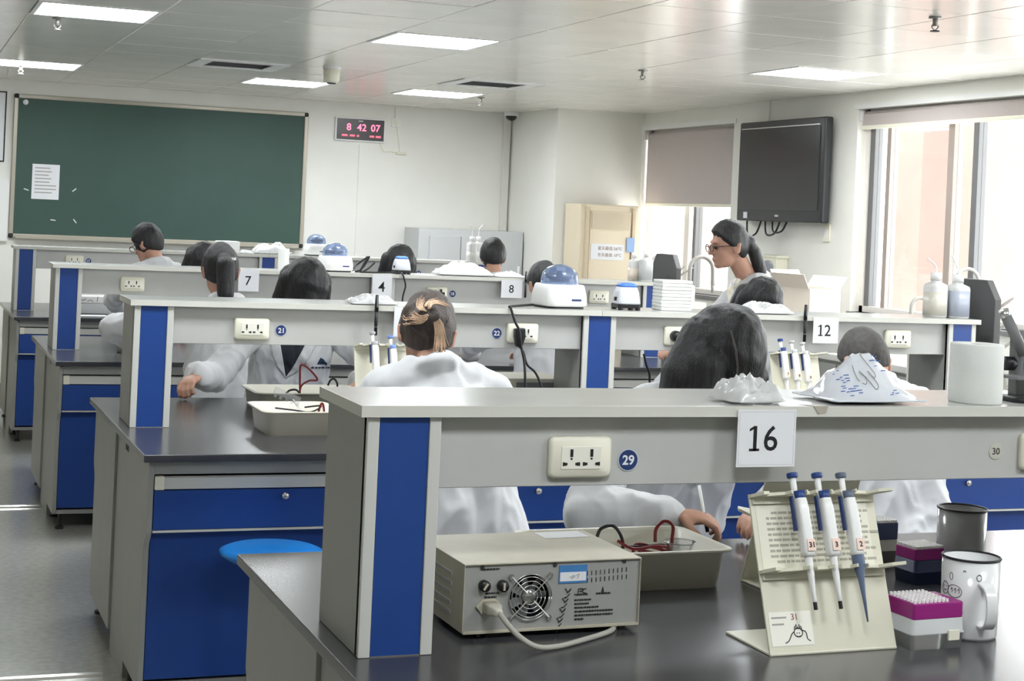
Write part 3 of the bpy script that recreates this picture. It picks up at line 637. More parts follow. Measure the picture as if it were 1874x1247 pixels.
loop_([(fx+.041*math.cos(2*PI*k_/40), fz+.041*math.sin(2*PI*k_/40)) for k_ in range(40)])
for r_ in range(2):
    for k_ in range(10): xa, za = L(1074+k_*8, 1049.5-k_*.75+r_*13); loop_([(xa-.0011, za-.0045), (xa+.0011, za-.0045), (xa+.0011, za+.0045), (xa-.0011, za+.0045)])
bmesh.ops.triangle_fill(bmp, use_beauty=True, use_dissolve=False, edges=bmp.edges[:]); pme = bpy.data.meshes.new('back_plate'); bmp.to_mesh(pme); bmp.free()
bp_ = obj('back_plate', pme, M_psb, t, loc=(0, .002, 0)); sm_ = bp_.modifiers.new('s', 'SOLIDIFY'); sm_.thickness = .0016; sm_.offset = 0
fan = obj('fan_shroud', MB().add(lathe([(.041, 0), (.041, .025), (.043, .025), (.043, 0), (.041, 0)], 40), T(fx, .0022, fz, rx=-PI/2)), M_black, t, True)
for r in (.014, .022, .030, .038, .043): obj('guard_ring', MB().add(tube([(fx+r*math.cos(a), -.004, fz+r*math.sin(a)) for a in [2*PI*k/28 for k in range(29)]], .0012, 6, 0)), M_steel, fan, True)
for a in (PI/4, 3*PI/4, 5*PI/4, 7*PI/4):
    obj('guard_wire', tube([(fx+.01*math.cos(a), -.005, fz+.01*math.sin(a)), (fx+.055*math.cos(a), -.005, fz+.055*math.sin(a))], .0013, 6, 0), M_steel, fan); obj('screw', MB().add(cyl(.005, 0, .004, 12), T(fx+.056*math.cos(a), -.001, fz+.056*math.sin(a), rx=PI/2)), M_steel, fan)
for k in range(7):
    a = 2*PI*k/7; obj('fan_blade', MB().add(box(.012, .038, -.0008, .0008, -.008, .008), T(fx, .012, fz) @ Matrix.Rotation(a, 4, 'Y') @ Matrix.Rotation(.5, 4, 'X')), M_greyp, fan)
obj('fan_hub', MB().add(cyl(.014, 0, .02, 20), T(fx, .022, fz, rx=PI/2)), M_steel, fan, True)
for px in (882, 916):
    x, z = L(px, 1070); kb = obj('fuse_holder', MB().add(cyl(.0105, 0, .012, 18), T(x, 0.001, z, rx=PI/2)), M_black, t, True); obj('fuse_slot', MB().add(box(-.002, .002, -.0135, -.0115, -.007, .007), T(x, 0, z, ry=.6 if px == 882 else 0)), M_psc, kb)
for px, py in ((880, 1038), (1014, 1033), (1142, 1027), (1140, 1145), (872, 1160)):
    x, z = L(px, py); obj('screw', MB().add(cyl(.004, 0, .002, 10), T(x, .001, z, rx=PI/2)), M_dark, t)
x, z = L(891, 1108); inl = obj('mains_inlet', MB().add(prism([(-.026, 0), (-.014, .014), (.014, .014), (.026, 0), (.014, -.014), (-.014, -.014)], -.004, .001, 'y'), T(x, 0, z)), M_psc, t, bevel=.001)
obj('plug', MB().add(loft([[(a, -y, b) for a, b in rrect(w2, h2, .004)] for w2, h2, y in ((.028, .02, 0), (.028, .02, .03), (.018, .016, .042), (.012, .012, .055))]), T(x, -.003, z)), mat('plug_cream', (206, 202, 186), .45), inl, True)
e0 = Vector((x, -.055, z)); x2, _ = L(1132, 1160)
cord = thing('mains_cord', 'thick grey mains cord curving from the power supply plug over the worktop', 'cord', A_, prz)
obj('cable', tube([e0, (x+.008, -.075, z-.014), (x+.025, -.095, .026), (x+.055, -.105, .009), (x+.095, -.10, .0053), (x+.15, -.075, .0053), (x2-.03, -.02, .0053), (x2+.005, .03, .0053)], .0052, 10), mat('cord_grey', (176, 174, 164), .45), cord, True)
xa, za = L(1047, 1050); k = obj('asset_label', box(xa-.029, xa+.029, -.0006, .002, za-.017, za+.017), mat('asset_blue', (70, 130, 190), .5), t); obj('label_field', box(xa-.027, xa+.027, -.0012, -.0004, za-.013, za+.004), M_paper, k)
obj('label_scribble', strokes([[(xa-.008, za-.006), (xa+.002, za-.002), (xa-.004, za-.009), (xa+.012, za), (xa+.009, za-.009)]], .0006, -.0014), M_fade, k)
pr = MB()
for px, py, n in ((1050, 1098, 30), (1050, 1105, 26), (1050, 1112, 44), (1050, 1119, 70), (1050, 1126, 70), (1050, 1133, 16), (1050, 1088, 24), (1090, 1086, 26), (882, 1041, 30), (886, 1085, 24), (884, 1092, 22)):
    xa, za = L(px, py); xe, _ = L(px+n, py)
    q = xa
    while q < xe: d = random.uniform(.002, .006); pr.add(box(q, min(q+d, xe), -.0003, .002, za-.0014, za+.0014)); q += d+.0014
k = obj('printed_lines', pr, M_ink, t); k['kind'] = 'stuff'
sc = []
for k in range(9): xa, za = L(1038-k*2.6, 1080+k*9); sc.append([(xa-.006, za+.004*(-1)**k), (xa, za-.003), (xa+.006, za+.003), (xa-.002, za-.005)])
k = obj('handwriting', strokes(sc, .0008, -.0004), M_ink, t); k['kind'] = 'stuff'
xa, za = L(1064, 1081); obj('logo', strokes([[(xa-.008, za-.004), (xa-.008, za+.004), (xa+.001, za+.004), (xa-.001, za), (xa-.006, za)], [(xa+.008, za+.004), (xa+.002, za+.003), (xa+.002, za-.003), (xa+.008, za-.004)]], .0008, -.0003), M_ink, t)
xa, za = L(1102, 1080); obj('logo', prism([(xa-.003, za-.005), (xa, za+.007), (xa+.003, za-.005), (xa, za-.001)], -.0004, .002, 'y'), M_ink, t)
xt, yt = A_.x+.3, A_.y+.24; tag(obj('paper_slip', MB().add(box(-.05, .05, -.03, .03, 0, .0006), T(A_.x+.29, A_.y+.235, W+ph, rz=.05)), M_paper), 'white paper slip lying on top of the beige power supply', 'paper')
# white tray with leads
c = onz(1325, 1078, W); TX = c.x+.012-.2
t = thing('plastic_tray', 'milky white tray holding red and black leads beside the power supply', 'tray', (TX, c.y+.13, W), .01); obj('tray_shell', trayvf(.40, .26, .085, .012), M_cream if 0 else mat('milky_tray', (222, 219, 206), .35), t, True)
def lead(lb, pts, m, r=.0035): o = tag(obj('test_lead', tube(pts, r, 8), m, None, True), lb, 'cable'); return o
zz = W+.01
def TP(px, py, y): p = ony(px, py, y); return p
yb_ = c.y+.12
lead('black test lead arching out of the leads tray behind the power supply', [TP(1092, 985, yb_+.02), TP(1100, 968, yb_), TP(1122, 963, yb_), TP(1136, 980, yb_), TP(1140, 1002, yb_), TP(1130, 1012, yb_+.01), Vector((TX-.02, c.y+.1, zz))], M_black, .004)
lead('dark red test lead coiled in a loop at the rim of the leads tray', [TP(1199, 992, yb_), TP(1201, 968, yb_), TP(1216, 954, yb_), TP(1231, 962, yb_), TP(1230, 985, yb_), TP(1225, 1010, yb_), TP(1200, 1003, yb_), TP(1160, 1000, yb_), Vector((TX+.02, c.y+.08, zz))], M_redcord, .004)
lead('dark red test lead bundled across the leads tray', [TP(1130, 990, yb_), TP(1160, 1005, yb_-.02), TP(1200, 1000, yb_-.02), TP(1222, 1003, yb_), TP(1215, 1015, yb_), TP(1170, 1008, yb_), TP(1190, 1022, yb_-.03)], M_redcord, .0035)
lead('black test lead lying along the bundle in the leads tray', [TP(1145, 1001, yb_-.01), TP(1180, 1000, yb_), TP(1215, 998, yb_), TP(1222, 1012, yb_), TP(1210, 1022, yb_-.02)], M_black, .003)
p = TP(1272, 1018, yb_); p.x = min(p.x, c.x-.05); t = thing('beaker', 'clear plastic beaker lying in the leads tray by the writing hand', 'beaker', (p.x, p.y+.0, W+.0045)); obj('wall', lathe([(.001, 0), (.03, 0), (.032, .07), (.036, .075), (.034, .073), (.03, .004), (.001, .003)], 28), mat('clear_plastic', (240, 242, 244), .06, trans=.9, ior=1.2), t, True); obj('rim', MB().add(tube([(.035*math.cos(a), .035*math.sin(a), .075) for a in [2*PI*k/24 for k in range(25)]], .0018, 6, 0)), mat('clear_plastic', (240, 242, 244)), t, True)
# ---- pipette stands and pipettes
M_acr = mat('cream_acrylic', (220, 217, 198), .3, spec=.5)
def stand(lb, loc, rz, w, front=True, hp=.30, lean=None, slots=None):
    t = thing('pipette_stand', lb, 'pipette stand', loc, rz)
    cl, sl = math.cos(lean), math.sin(lean)
    Mp = Matrix(((1, 0, 0, 0), (0, cl, sl, 0), (0, -sl, cl, 0), (0, 0, 0, 1)))     # local: x width, y normal, z up the panel
    Mp = Matrix.Rotation(-lean, 4, 'X')
    obj('back_panel', MB().add(box(0, w, 0, .005, 0, hp), Mp), M_acr, t, bevel=.0015)
    obj('foot_plate', box(0, w, 0, .17, 0, .005), M_acr, t, bevel=.0015)
    def comb(z, dep, k_):
        xs_ = [q+.006 for q in slots[k_]] if slots else [w*(.30+.2*k) for k in range(3)]; inn = (.0215, .026)[k_]
        poly = [(0, 0), (0, -.01), (.010, -dep), (.022, -dep), (.026, -dep*.5)]
        for j_, cx in enumerate(sorted(xs_)):
            hw = .0112 if k_ == 0 else (slots[2][j_] if slots and len(slots) > 2 else .0064); hl = .019 if k_ == 0 else hw
            poly += [(cx-hl-.007, -dep*.75), (cx-hl-.003, -dep-.006), (cx-hl, -dep-.006), (cx-hl, -inn), (cx+hw, -inn), (cx+hw, -dep-.006), (cx+hw+.003, -dep-.006), (cx+hw+.007, -dep*.75)]
        poly += [(w-.028, -dep*.5), (w-.012, -dep), (w+.012, -dep-.012), (w+.016, -dep+.0), (w-.006, -.012), (w, 0)]
        o = obj('comb_shelf', MB().add(prism(poly, z, z+.006), Mp), M_acr, t); obj('comb_lip', MB().add(box(.004, w-.004, -.006, 0, z-.012, z), Mp), M_acr, o)
    comb(hp-.008, .04, 0); comb(hp*.50, .045, 1)
    return t, Mp
def pipette(lb, M, x, ztop, h, blue=(40, 66, 130), kind=0, num='31'):
    """hung in the panel frame M: ztop is the plunger top along the panel"""
    t = thing('pipette', lb, 'pipette'); t.matrix_world = M @ Matrix.Translation((x, -.03, ztop))
    mb = mat('pipette_blue_%d' % blue[0], blue, .35); s = h
    obj('plunger_button', cyl(.0105, -.010, 0, 18, .011), mb, t, True, bevel=.002); obj('plunger_rod', cyl(.006, -.05, -.008, 12), M_white, t, True)
    obj('volume_ring', MB().add(cyl(.0095, -.055, -.036, 16, .011), T(.006, -.006, 0)), mb, t, True)
    sec = [[(a+.006, b-.006, z) for a, b in rrect(w2, d2, .006)] for w2, d2, z in ((.020, .022, -.05), (.023, .026, -.07), (.023, .026, -.125), (.021, .022, -.15), (.024, .024, -.158))]
    bd = obj('handle', loft(sec), M_white, t, True); obj('ejector', box(-.012, -.008, -.006, .004, -.11, -.045), M_lblue, t, bevel=.001)
    obj('number_label', box(.0, .017, -.0200, -.0188, -.15, -.128), mat('label_pink', (240, 214, 200), .6), bd); obj('number', MB().add(text(num, .014, .0004, .0003), T(.0085, -.0205, -.139)), M_ink, bd)
    if kind == 0: obj('shaft', MB().add(lathe([(.001, -s), (.0035, -s), (.004, -s+.03), (.0062, -.2), (.008, -.158)], 14), T(.006, -.006, 0)), M_white, t, True); obj('tip_cone', MB().add(cyl(.0038, -s-.002, -s+.012, 12), T(.006, -.006, 0)), M_ink, t)
    else: obj('shaft', MB().add(lathe([(.001, -s), (.0015, -s), (.004, -s+.05), (.0065, -.2), (.012, -.175), (.012, -.156)], 14), T(.006, -.006, 0)), mat('pipette_slate', (98, 112, 138), .35), t, True)
    return t
SA, SB = onz(1410, 1203, W), onz(1642, 1188, W); srz = math.atan2(SB.y-SA.y, SB.x-SA.x); sw = (SB-SA).length
tp = onx(1371, 905, SA.x); lean = math.atan2(tp.y-SA.y, tp.z-W); hp = math.hypot(tp.y-SA.y, tp.z-W)
Mp = Matrix.Rotation(-lean, 4, 'X')
M_st = Matrix.Translation(SA) @ Matrix.Rotation(srz, 4, 'Z') @ Mp; Minv = M_st.inverted()
def SP(px, py, off=0):                       # pixel -> (x, z) on the leaning panel
    o = Minv @ EYEP; d = (Minv.to_3x3() @ ray(px, py)); k = (off-o.y)/d.y; return o.x+d.x*k, o.z+d.z*k
_px = [SP(q, 866, -.03)[0] for q in (1449, 1494, 1538)]
st, Mp = stand('cream acrylic pipette stand with three pipettes and an instruction sheet', SA, srz, sw, True, hp, lean, (_px, _px, (.0064, .0064, .0108)))
def onpanel(name, vf, m, off=0): return obj(name, MB().add(vf, Mp @ Matrix.Translation((0, off, 0))), m, st)
x0, z0 = SP(1385, 1030); x1, z1 = SP(1590, 915)
sh = onpanel('instruction_sheet', box(.01, sw-.02, -.0008, .0002, hp*.53, hp*.93), mat('sheet_cream', (231, 228, 212), .6))
ln = MB()
for k in range(10):
    z = hp*.87-k*hp*.034; q = .03+(.012 if k in (0, 9) else 0)
    while q < sw*random.uniform(.82, .95): d = random.uniform(.006, .02); ln.add(box(q, q+d, -.0014, -.0007, z, z+.0045)); q += d+.003
k = onpanel('printed_lines', (ln.v, ln.f), mat('pale_print', (176, 172, 158), .8)); k['kind'] = 'stuff'
xl, zl = SP(1448, 1150); lab = onpanel('name_label', box(xl-.045, xl+.045, -.0008, .0002, zl-.032, zl+.03), mat('label_cream', (240, 238, 226), .5))
o = obj('label_number', MB().add(text('31', .016, .0004), Mp @ T(xl+.008, -.0012, zl+.02)), mat('red_brown_ink', (150, 84, 70), .7), lab)
o = obj('label_lines', MB().add(box(xl-.04, xl-.008, -.0012, -.0006, zl+.018, zl+.021), Mp).add(box(xl-.04, xl-.015, -.0012, -.0006, zl+.006, zl+.009), Mp), M_fade, lab); o['kind'] = 'stuff'
dx, dz = SP(1466, 1160)
dl = [[(dx-.006+.009*math.cos(a), dz+.002+.008*math.sin(a)) for a in [2*PI*k/10 for k in range(11)]], [(dx-.014, dz+.004), (dx-.02, dz), (dx-.028, dz-.012), (dx-.036, dz-.016)], [(dx+.002, dz+.006), (dx+.01, dz+.002), (dx+.012, dz-.01), (dx+.018, dz-.014)], [(dx-.009, dz+.002), (dx-.009, dz)], [(dx-.004, dz+.002), (dx-.004, dz)], [(dx-.009, dz-.004), (dx-.006, dz-.006), (dx-.003, dz-.004)]]+[[(dx-.014+k*.004, dz+.008), (dx-.012+k*.003, dz+.014+.003*(k % 2))] for k in range(5)]
mb = strokes(dl, .0009, -.0012); o = obj('doodle', MB().add((mb.v, mb.f), Mp), M_ink, st); o['kind'] = 'stuff'
for k, (px, py, tx, ty, col, num, kd, lb) in enumerate([(1449, 866, 1482, 1116, (40, 66, 130), '31', 0, 'blue-capped pipette with a plain paper tag hung in the near stand'), (1494, 866, 1527, 1114, (44, 70, 128), '3', 0, 'blue-capped pipette with a red-edged tag between two others'), (1538, 866, 1574, 1140, (98, 108, 128), '2', 1, 'grey-capped pipette with a slate tip and pink tag')]):
    x, z = SP(px, py, -.03); xb, zb = SP(tx, ty, -.03); pipette(lb, M_st, x, z, z-zb, col, kd, num)
# the second stand, back to back with the first
q = onz(1395, 1086, W); st2, Mp2 = stand('cream acrylic pipette stand turned away behind the three-pipette stand', (q.x+.26, q.y+.13, W), PI+.05, .25, False, .30, .33)
# ---- mugs and tip boxes
M_enam = mat('white_enamel', (232, 233, 233), .15, coat=.5); M_enamg = mat("grey_enamel", (158, 158, 158), .2, coat=.4)
def mug(lb, p, r, h, m, rz, handle=True, doodle=False):
    t = thing('enamel_mug', lb, 'mug', p, rz)
    obj('mug_body', lathe([(.001, 0), (r*.93, 0), (r*.97, .006), (r*.99, h*.3), (r, h), (r*.97, h), (r*.95, h*.3), (r*.9, .006), (.001, .005)], 48), m, t, True)
    obj('rim', MB().add(tube([(r*math.cos(a), r*math.sin(a), h) for a in [2*PI*k/48 for k in range(49)]], .0024, 8, 0)), M_black, t, True)
    if handle: obj('handle', MB().add(loft([[Vector((0, r*.97, h*.72))+Vector(v) for v in ((-.012, 0, .003), (.012, 0, .003), (.012, 0, -.003), (-.012, 0, -.003))]]+[[Vector((0, r+.038*math.sin(a)**.6, h*.45+h*.26*math.cos(a)))+Vector((sx*.012, math.sin(a)*sz*.003, math.cos(a)*sz*.003)) for sx, sz in ((-1, 1), (1, 1), (1, -1), (-1, -1))] for a in [PI*(k+.5)/12 for k in range(12)]]+[[Vector((0, r*.97, h*.2))+Vector(v) for v in ((-.012, 0, -.003), (.012, 0, -.003), (.012, 0, .003), (-.012, 0, .003))]]), None), m, t, bevel=.002)
    if doodle:
        def cy(a, z):
            a = PI/2-1.45+(a-PI-1.05)*.85; return (math.cos(a)*(r+.0004), math.sin(a)*(r+.0004), z)
        mb = MB()
        def st_(pts): mb.add(tube([cy(a, z) for a, z in pts], .0006, 5, 4))
        for ca, cz, ra, rz_ in ((PI+1.05, h*.62, .2, .012), (PI+1.55, h*.6, .33, .012), (PI+1.38, h*.78, .08, .007), (PI+2.55, h*.8, .1, .006)): st_([(ca+ra*math.cos(k*PI/6), cz+rz_*math.sin(k*PI/6)) for k in range(13)])
        for k in range(3): st_([(PI+1.38+k*.16, h*.61), (PI+1.44+k*.16, h*.64), (PI+1.46+k*.16, h*.6), (PI+1.43+k*.16, h*.58)])
        st_([(PI+.95, h*.65), (PI+.96, h*.63)]); st_([(PI+1.12, h*.65), (PI+1.13, h*.63)]); st_([(PI+.98, h*.6), (PI+1.05, h*.58), (PI+1.12, h*.6)])
        st_([(PI+1.9, h*.86), (PI+1.96, h*.88), (PI+2.02, h*.86)]); st_([(PI+1.85, h*.35), (PI+1.9, h*.3), (PI+1.95, h*.36)]); st_([(PI+1.35, h*.42), (PI+1.5, h*.42)])
        k = obj('pen_doodle', mb, mat('pencil', (70, 70, 74), .7), t); k['kind'] = 'stuff'
    return t
q = onz(1778, 1176, W); mug('white enamel mug with pen doodles and a black rim', (q.x+.030, q.y+.052, W), .056, ony(1780, 1030, q.y).z-W, M_enam, 2.97, True, True)
mug('grey enamel mug with a dark rim behind the doodled mug', (xat(1756, 3.14, W), 3.14, W), .056, .16, M_enamg, -.64)
M_clear = mat('clear_polypropylene', (226, 228, 228), .25, trans=.4, ior=1.2); M_mag = mat('magenta_rack', (150, 34, 122), .4); M_navy = mat('navy_rack', (48, 58, 92), .4)
def tipbox(lb, p, rz, w, d, h, base, rackm, rackh, frac=1.0):
    t = thing('tip_box', lb, 'tip box', p, rz)
    obj('box_body', loft([[(a, b, z) for a, b in rrect(ww, dd, .008)] for ww, dd, z in ((w*.95, d*.95, 0), (w, d, h*.5), (w*1.03, d*1.03, h*.5), (w*1.03, d*1.03, h*.55), (w, d, h*.55), (w*.97, d*.97, h))]), base, t, True)
    r = obj('tip_rack', prism(rrect(w*.96, d*.96, .006), h, h+rackh), rackm, t, bevel=.002)
    mb = MB()
    for i in range(12):
        for j in range(8):
            if frac < 1 and i > 8: continue
            mb.add(cyl(.0032, h+rackh-.002, h+rackh+.006, 7), T(-w*.42+w*.84*i/11, -d*.40+d*.8*j/7, 0))
    k = obj('tips', mb, M_white, r); k['kind'] = 'stuff'
    if frac < 1: obj('latch_tape', MB().add(box(.02, .045, -d*.56, -d*.51, h*.3, h*.62), None), M_cream, t)
    return t
a, b = onz(1675, 1195, W), onz(1765, 1186, W); tipbox('clear tip box topped by a magenta tip rack beside the doodled mug', ((a.x+b.x)/2-.004, (a.y+b.y)/2+.05, W), .05, .122, .092, .058, M_clear, M_mag, .03, .8)
a = onz(1690, 1074, W); tipbox('navy tip box topped by a magenta rack behind the pipette stand', (a.x+.022, a.y+.05, W), .1, .088, .075, .055, M_navy, M_mag, .025)
a = onz(1632, 1040, W); tipbox('clear-lidded tip box with a navy upper tray behind the pipette stand', (a.x+.01, a.y+.09, W), .05, .085, .08, .055, mat('smoky_plastic', (140, 136, 130), .3), M_navy, .04)
# ---- on the shelf of that bench
def shp(i, px, fr): y = by(i)+SY+SD*fr; return Vector((xat(px, y, ST), y, ST))
roll('big white paper towel roll standing on the shelf by the gloves bag', shp(0, 1784, .25), .0545, .122)
bag('small crumpled clear bag of white caps on the shelf above sheet sixteen', shp(0, 1366, .22), .115, .10, .058, .2, 3)
gb = bag('white plastic gloves bag with blue print on the shelf edge', shp(0, 1572, .32), .215, .16, .094, .05, 5, M_bagg, False, True)
pv, pf = pillow(.215, .16, .094, 5, wedge=True)
def gpt(u, v):                               # point on the bag's upper skin
    n = 26; i = min(n-1, int((u+1)/2*n)); j = min(n-1, int((v+1)/2*n)); p = Vector(pv[i*(n+1)+j]); return p+Vector((0, -.0015, .0012))
hd = [(-.1, .25), (-.12, -.1), (-.05, -.35), (0, -.2), (-.02, -.05), (.05, -.3), (.1, -.5), (.16, -.42), (.1, -.15), (.2, -.3), (.24, -.12), (.14, .1), (.1, .3)]
k = obj('glove_print', MB().add(tube([gpt(u, v) for u, v in hd], .0008, 5, 3)), M_fade, gb); k['kind'] = 'stuff'
mb = MB()
for k in range(46):
    if k < 30: u, v = random.uniform(-.55, -.28), random.uniform(-.6, .2)
    else: u, v = random.choice(((.45, .1), (.48, -.55), (.36, .05)))[0]+random.uniform(-.09, .09), random.choice((.1, -.55))+random.uniform(-.12, .12)
    p = gpt(u, v); mb.add(tube([p, p+Vector((random.uniform(.004, .012), -.001, .001))], .0009, 5, 0))
k = obj('blue_print', mb, mat('print_blue', (70, 110, 190), .5), gb); k['kind'] = 'stuff'
a = shp(0, 1497, .0); t = thing('tape_scrap', 'torn strip of brown tape curling over the shelf edge beside sheet sixteen', 'tape', (a.x, a.y, ST)); obj('tape', MB().add(([(-.025, .03, .0006), (.02, .03, .0006), (.022, -.0015, .001), (-.01, -.0015, .001), (.018, -.002, -.012), (.0, -.002, -.014)], [(0, 1, 2, 3), (3, 2, 4, 5)])), mat('old_tape', (176, 168, 154), .5), t)
a = shp(0, 1870, .3); t = thing('microscope', 'small grey bench microscope with a black knob and base by the paper roll', 'microscope', a)
obj('base', prism(rrect(.075, .09, .03), 0, .012), M_black, t, bevel=.004); obj('arm', box(-.008, .022, .01, .04, .01, .15), M_greyp, t, bevel=.004); kn = obj('focus_knob', MB().add(cyl(.015, -.028, -.006, 20), T(0, .025, .078, ry=PI/2) @ T(0, 0, 0)), M_black, t, True)
obj('stage', box(-.05, .03, -.045, .02, .05, .056), M_greyp, t); obj('tube', MB().add(cyl(.012, 0, .09, 16), T(.0, -.0, .1, rx=-.1, ry=-.5)), M_greyp, t, True); obj('eyepiece', MB().add(cyl(.011, 0, .022, 16), T(-.04, .009, .172, ry=-.5)), M_steel, t, True); obj('objective', MB().add(cyl(.006, .06, .1, 12), T(0, -.01, 0)), M_steel, t)
# ================================================================== SECOND BENCH (sheet twelve)
M_milk = mat('milky_tray', (222, 219, 206), .35)
a = onz(492, 799, W)
t = thing('plastic_tray', 'cream tray of leads at the near edge of the bench behind the tall post', 'tray', (a.x+.119, a.y+.14, W), .0); obj('tray_shell', trayvf(.266, .29, .085, .014), mat('cream_tray', (238, 233, 216), .35), t, True)
lead('black lead looping inside the cream tray', [(a.x+.04, a.y+.1, W+.085), (a.x+.1, a.y+.08, W+.08), (a.x+.16, a.y+.07, W+.075), (a.x+.21, a.y+.12, W+.09), (a.x+.16, a.y+.16, W+.08)], M_black, .003)
lead('short red lead standing up inside the cream tray', [(a.x+.19, a.y+.1, W+.03), (a.x+.2, a.y+.1, W+.09), (a.x+.212, a.y+.1, W+.095), (a.x+.222, a.y+.1, W+.02)], M_redcord, .004)
t = thing('gel_comb', 'clear plastic gel comb poking out of the cream tray', 'comb', (a.x+.1, a.y+.18, W+.085)); M_clp = mat('clear_plastic', (240, 242, 244))
obj('spine', MB().add(box(-.05, .05, -.002, .002, -.012, .012), T(0, 0, .035, ry=.4)), M_clp, t); obj('handle', tube([(.02, 0, .02), (.05, -.02, -.02), (.07, -.03, -.05)], .004, 8), M_clp, t)
for k in range(5): obj('tooth', MB().add(box(-.004, .004, -.001, .001, -.012, 0), T(-.04+k*.02, 0, .04-k*.008, ry=.4)), M_clp, t)
t = thing('plastic_tray', 'milky tray in the middle of a worktop before the coat with the blue logo', 'tray', (1.53, 6.28, W), .0); obj('tray_shell', trayvf(.42, .30, .075, .012), M_milk, t, True)
lead('dark red lead standing in a pointed loop from the milky middle tray', [ony(549, 720, 6.3), ony(549, 690, 6.3), ony(551, 668, 6.3), ony(566, 676, 6.3), ony(581, 695, 6.3), ony(566, 697, 6.3), ony(552, 706, 6.3), ony(548, 722, 6.3)], M_redcord, .004)
lead('black lead arched over the rim of the milky middle tray', [ony(522, 722, 6.25), ony(530, 715, 6.25), ony(542, 714, 6.25), ony(550, 722, 6.25)], M_black, .004)
lead('black lead looped beside the far pipette stand', [ony(600, 706, 6.2), ony(605, 696, 6.2), ony(612, 694, 6.2), ony(617, 702, 6.2), ony(617, 712, 6.2)], M_black, .004)
xs0, xs1 = xat(641, 5.5, 1.0), xat(736, 5.5, 1.0)
s1, Mq = stand('cream pipette stand behind the blond-streaked head holding two pipettes', (xs0, 5.38, W), 0, xs1-xs0, True, .335, .3, ((.06, .125), (.06, .125)))
Ms = Matrix.Translation((xs0, 5.38, W)) @ Mq
for k, (fx_, col, lb) in enumerate(((.06, (176, 178, 180), 'grey-capped pipette hung in the stand behind the blond-streaked head'), (.125, (120, 150, 215), 'pale blue-capped pipette hung in the stand behind the blond-streaked head'))): pipette(lb, Ms, fx_, .375-k*.012, .24, col, 0, '2')
xs0, xs1 = xat(1398, 5.5, 1.0), xat(1486, 5.5, 1.0)
s2, Mq = stand('cream pipette stand with three pipettes between the long dark hair and the cropped head', (xs0, 5.38, W), 0, xs1-xs0, True, .325, .28, ((.035, .083, .131), (.035, .083, .131)))
Ms = Matrix.Translation((xs0, 5.38, W)) @ Mq
for k, (col, lb) in enumerate((((40, 62, 110), 'navy-capped pipette in the stand beside the long dark hair'), ((190, 192, 192), 'grey-capped pipette between two others in the stand beside the long dark hair'), ((200, 200, 198), 'grey-capped pipette in the stand on the side toward the cropped head'))): pipette(lb, Ms, .035+k*.048, .375-k*.006, .25, col, 0, ('7', '8', '0')[k])
t = thing('power_supply', 'beige metal power supply with dark knobs beyond the black plug cable', 'power supply', (xat(928, 6.05, .99), 6.02, W)); pwd = xat(1030, 6.05, .99)-xat(928, 6.05, .99)
obj('cover', box(0, pwd, 0, .26, .012, .15), mat('ps_cover2', (206, 202, 186), .42), t, bevel=.004); obj('front_panel', box(.03, pwd-.003, -.004, 0, .016, .135), M_greyp, t)
for k in range(3): obj('knob', MB().add(cyl(.014, 0, .016, 16), T(.07+k*.045, -.004, .055, rx=PI/2)), M_black, t, True)
for k in range(3): obj('side_louvre', box(-.004, .002, .05, .2, .05+k*.025, .058+k*.025), mat('ps_cover2', (206, 202, 186)), t, bevel=.002)
for x in (.03, pwd-.03): obj('foot', box(x-.012, x+.012, .02, .24, 0, .013), M_black, t)
p = (xat(1222, 5.55, W), 5.55, W); mug('grey enamel mug standing before the long dark hair', p, .05, .13, M_enamg, .4, True)
yb5 = by(1)+.50; xb5 = 4.33+.27; t = thing('wash_basin', 'white plastic basin resting over the sink beside the dark drying rack', 'basin', (xb5, yb5, .7004), 0); obj('basin_shell', trayvf(.34, .30, .24, .03), M_white, t, True); obj('divider', box(-.135, .135, -.003, .003, .003, .1), M_white, t)
# plugs, cords, pens
def plug(lb, key, r=.022, rnd=False, pts=None):
    s = SK[key]; t = thing('power_plug', lb, 'plug', (s.x-.02, s.y, s.z))
    if rnd: obj('plug_body', MB().add(lathe([(.001, 0), (r, 0), (r, .022), (r*.8, .036), (.001, .04)], 20), T(0, .001, 0, rx=PI/2)), M_black, t, True)
    else: obj('plug_body', prism([(-.022, .02), (.018, .022), (.02, -.012), (.008, -.05), (-.012, -.05), (-.022, -.012)], -.03, .001, 'y'), M_black, t, bevel=.005)
    obj('flex', tube([Vector(q)-Vector((s.x-.02, s.y, s.z)) for q in pts], .0045, 8), M_black, t, True); return t
s = SK[(1, 955)]; y = s.y
plug('black plug in the socket beside sticker twenty-two with a trailing flex', (1, 955), pts=[(s.x-.022, y-.015, s.z-.045), ony(958, 645, y-.02), ony(965, 668, y-.03), ony(985, 692, y-.03), (xat(1012, y-.03, W), y-.04, W+.008), (xat(1035, y-.03, W), y-.06, W+.006)])
s = SK[(1, 1240)]; plug('round black plug in the socket left of the long dark hair', (1, 1240), rnd=True, pts=[(s.x-.005, y-.02, s.z-.012), ony(1244, 640, y-.02), ony(1246, 665, y-.02), ony(1238, 690, y-.02), (xat(1236, y, W), y-.02, W+.006)])
q0 = shp(1, 936, .0); tag(obj('black_flex', tube([shp(1, 975, .55)+Vector((0, 0, .008)), shp(1, 950, .3)+Vector((0, 0, .007)), q0+Vector((0, .02, .007)), ony(935, 565, q0.y-.008), ony(943, 590, y-.036), ony(950, 605, y-.042), ony(954, 635, y-.042), ony(959, 660, y-.042), ony(961, 690, y-.055), (xat(962, y-.06, W), y-.06, W+.006)], .005, 8), M_black), 'black flex from the domed centrifuge hanging over the shelf edge', 'cable')
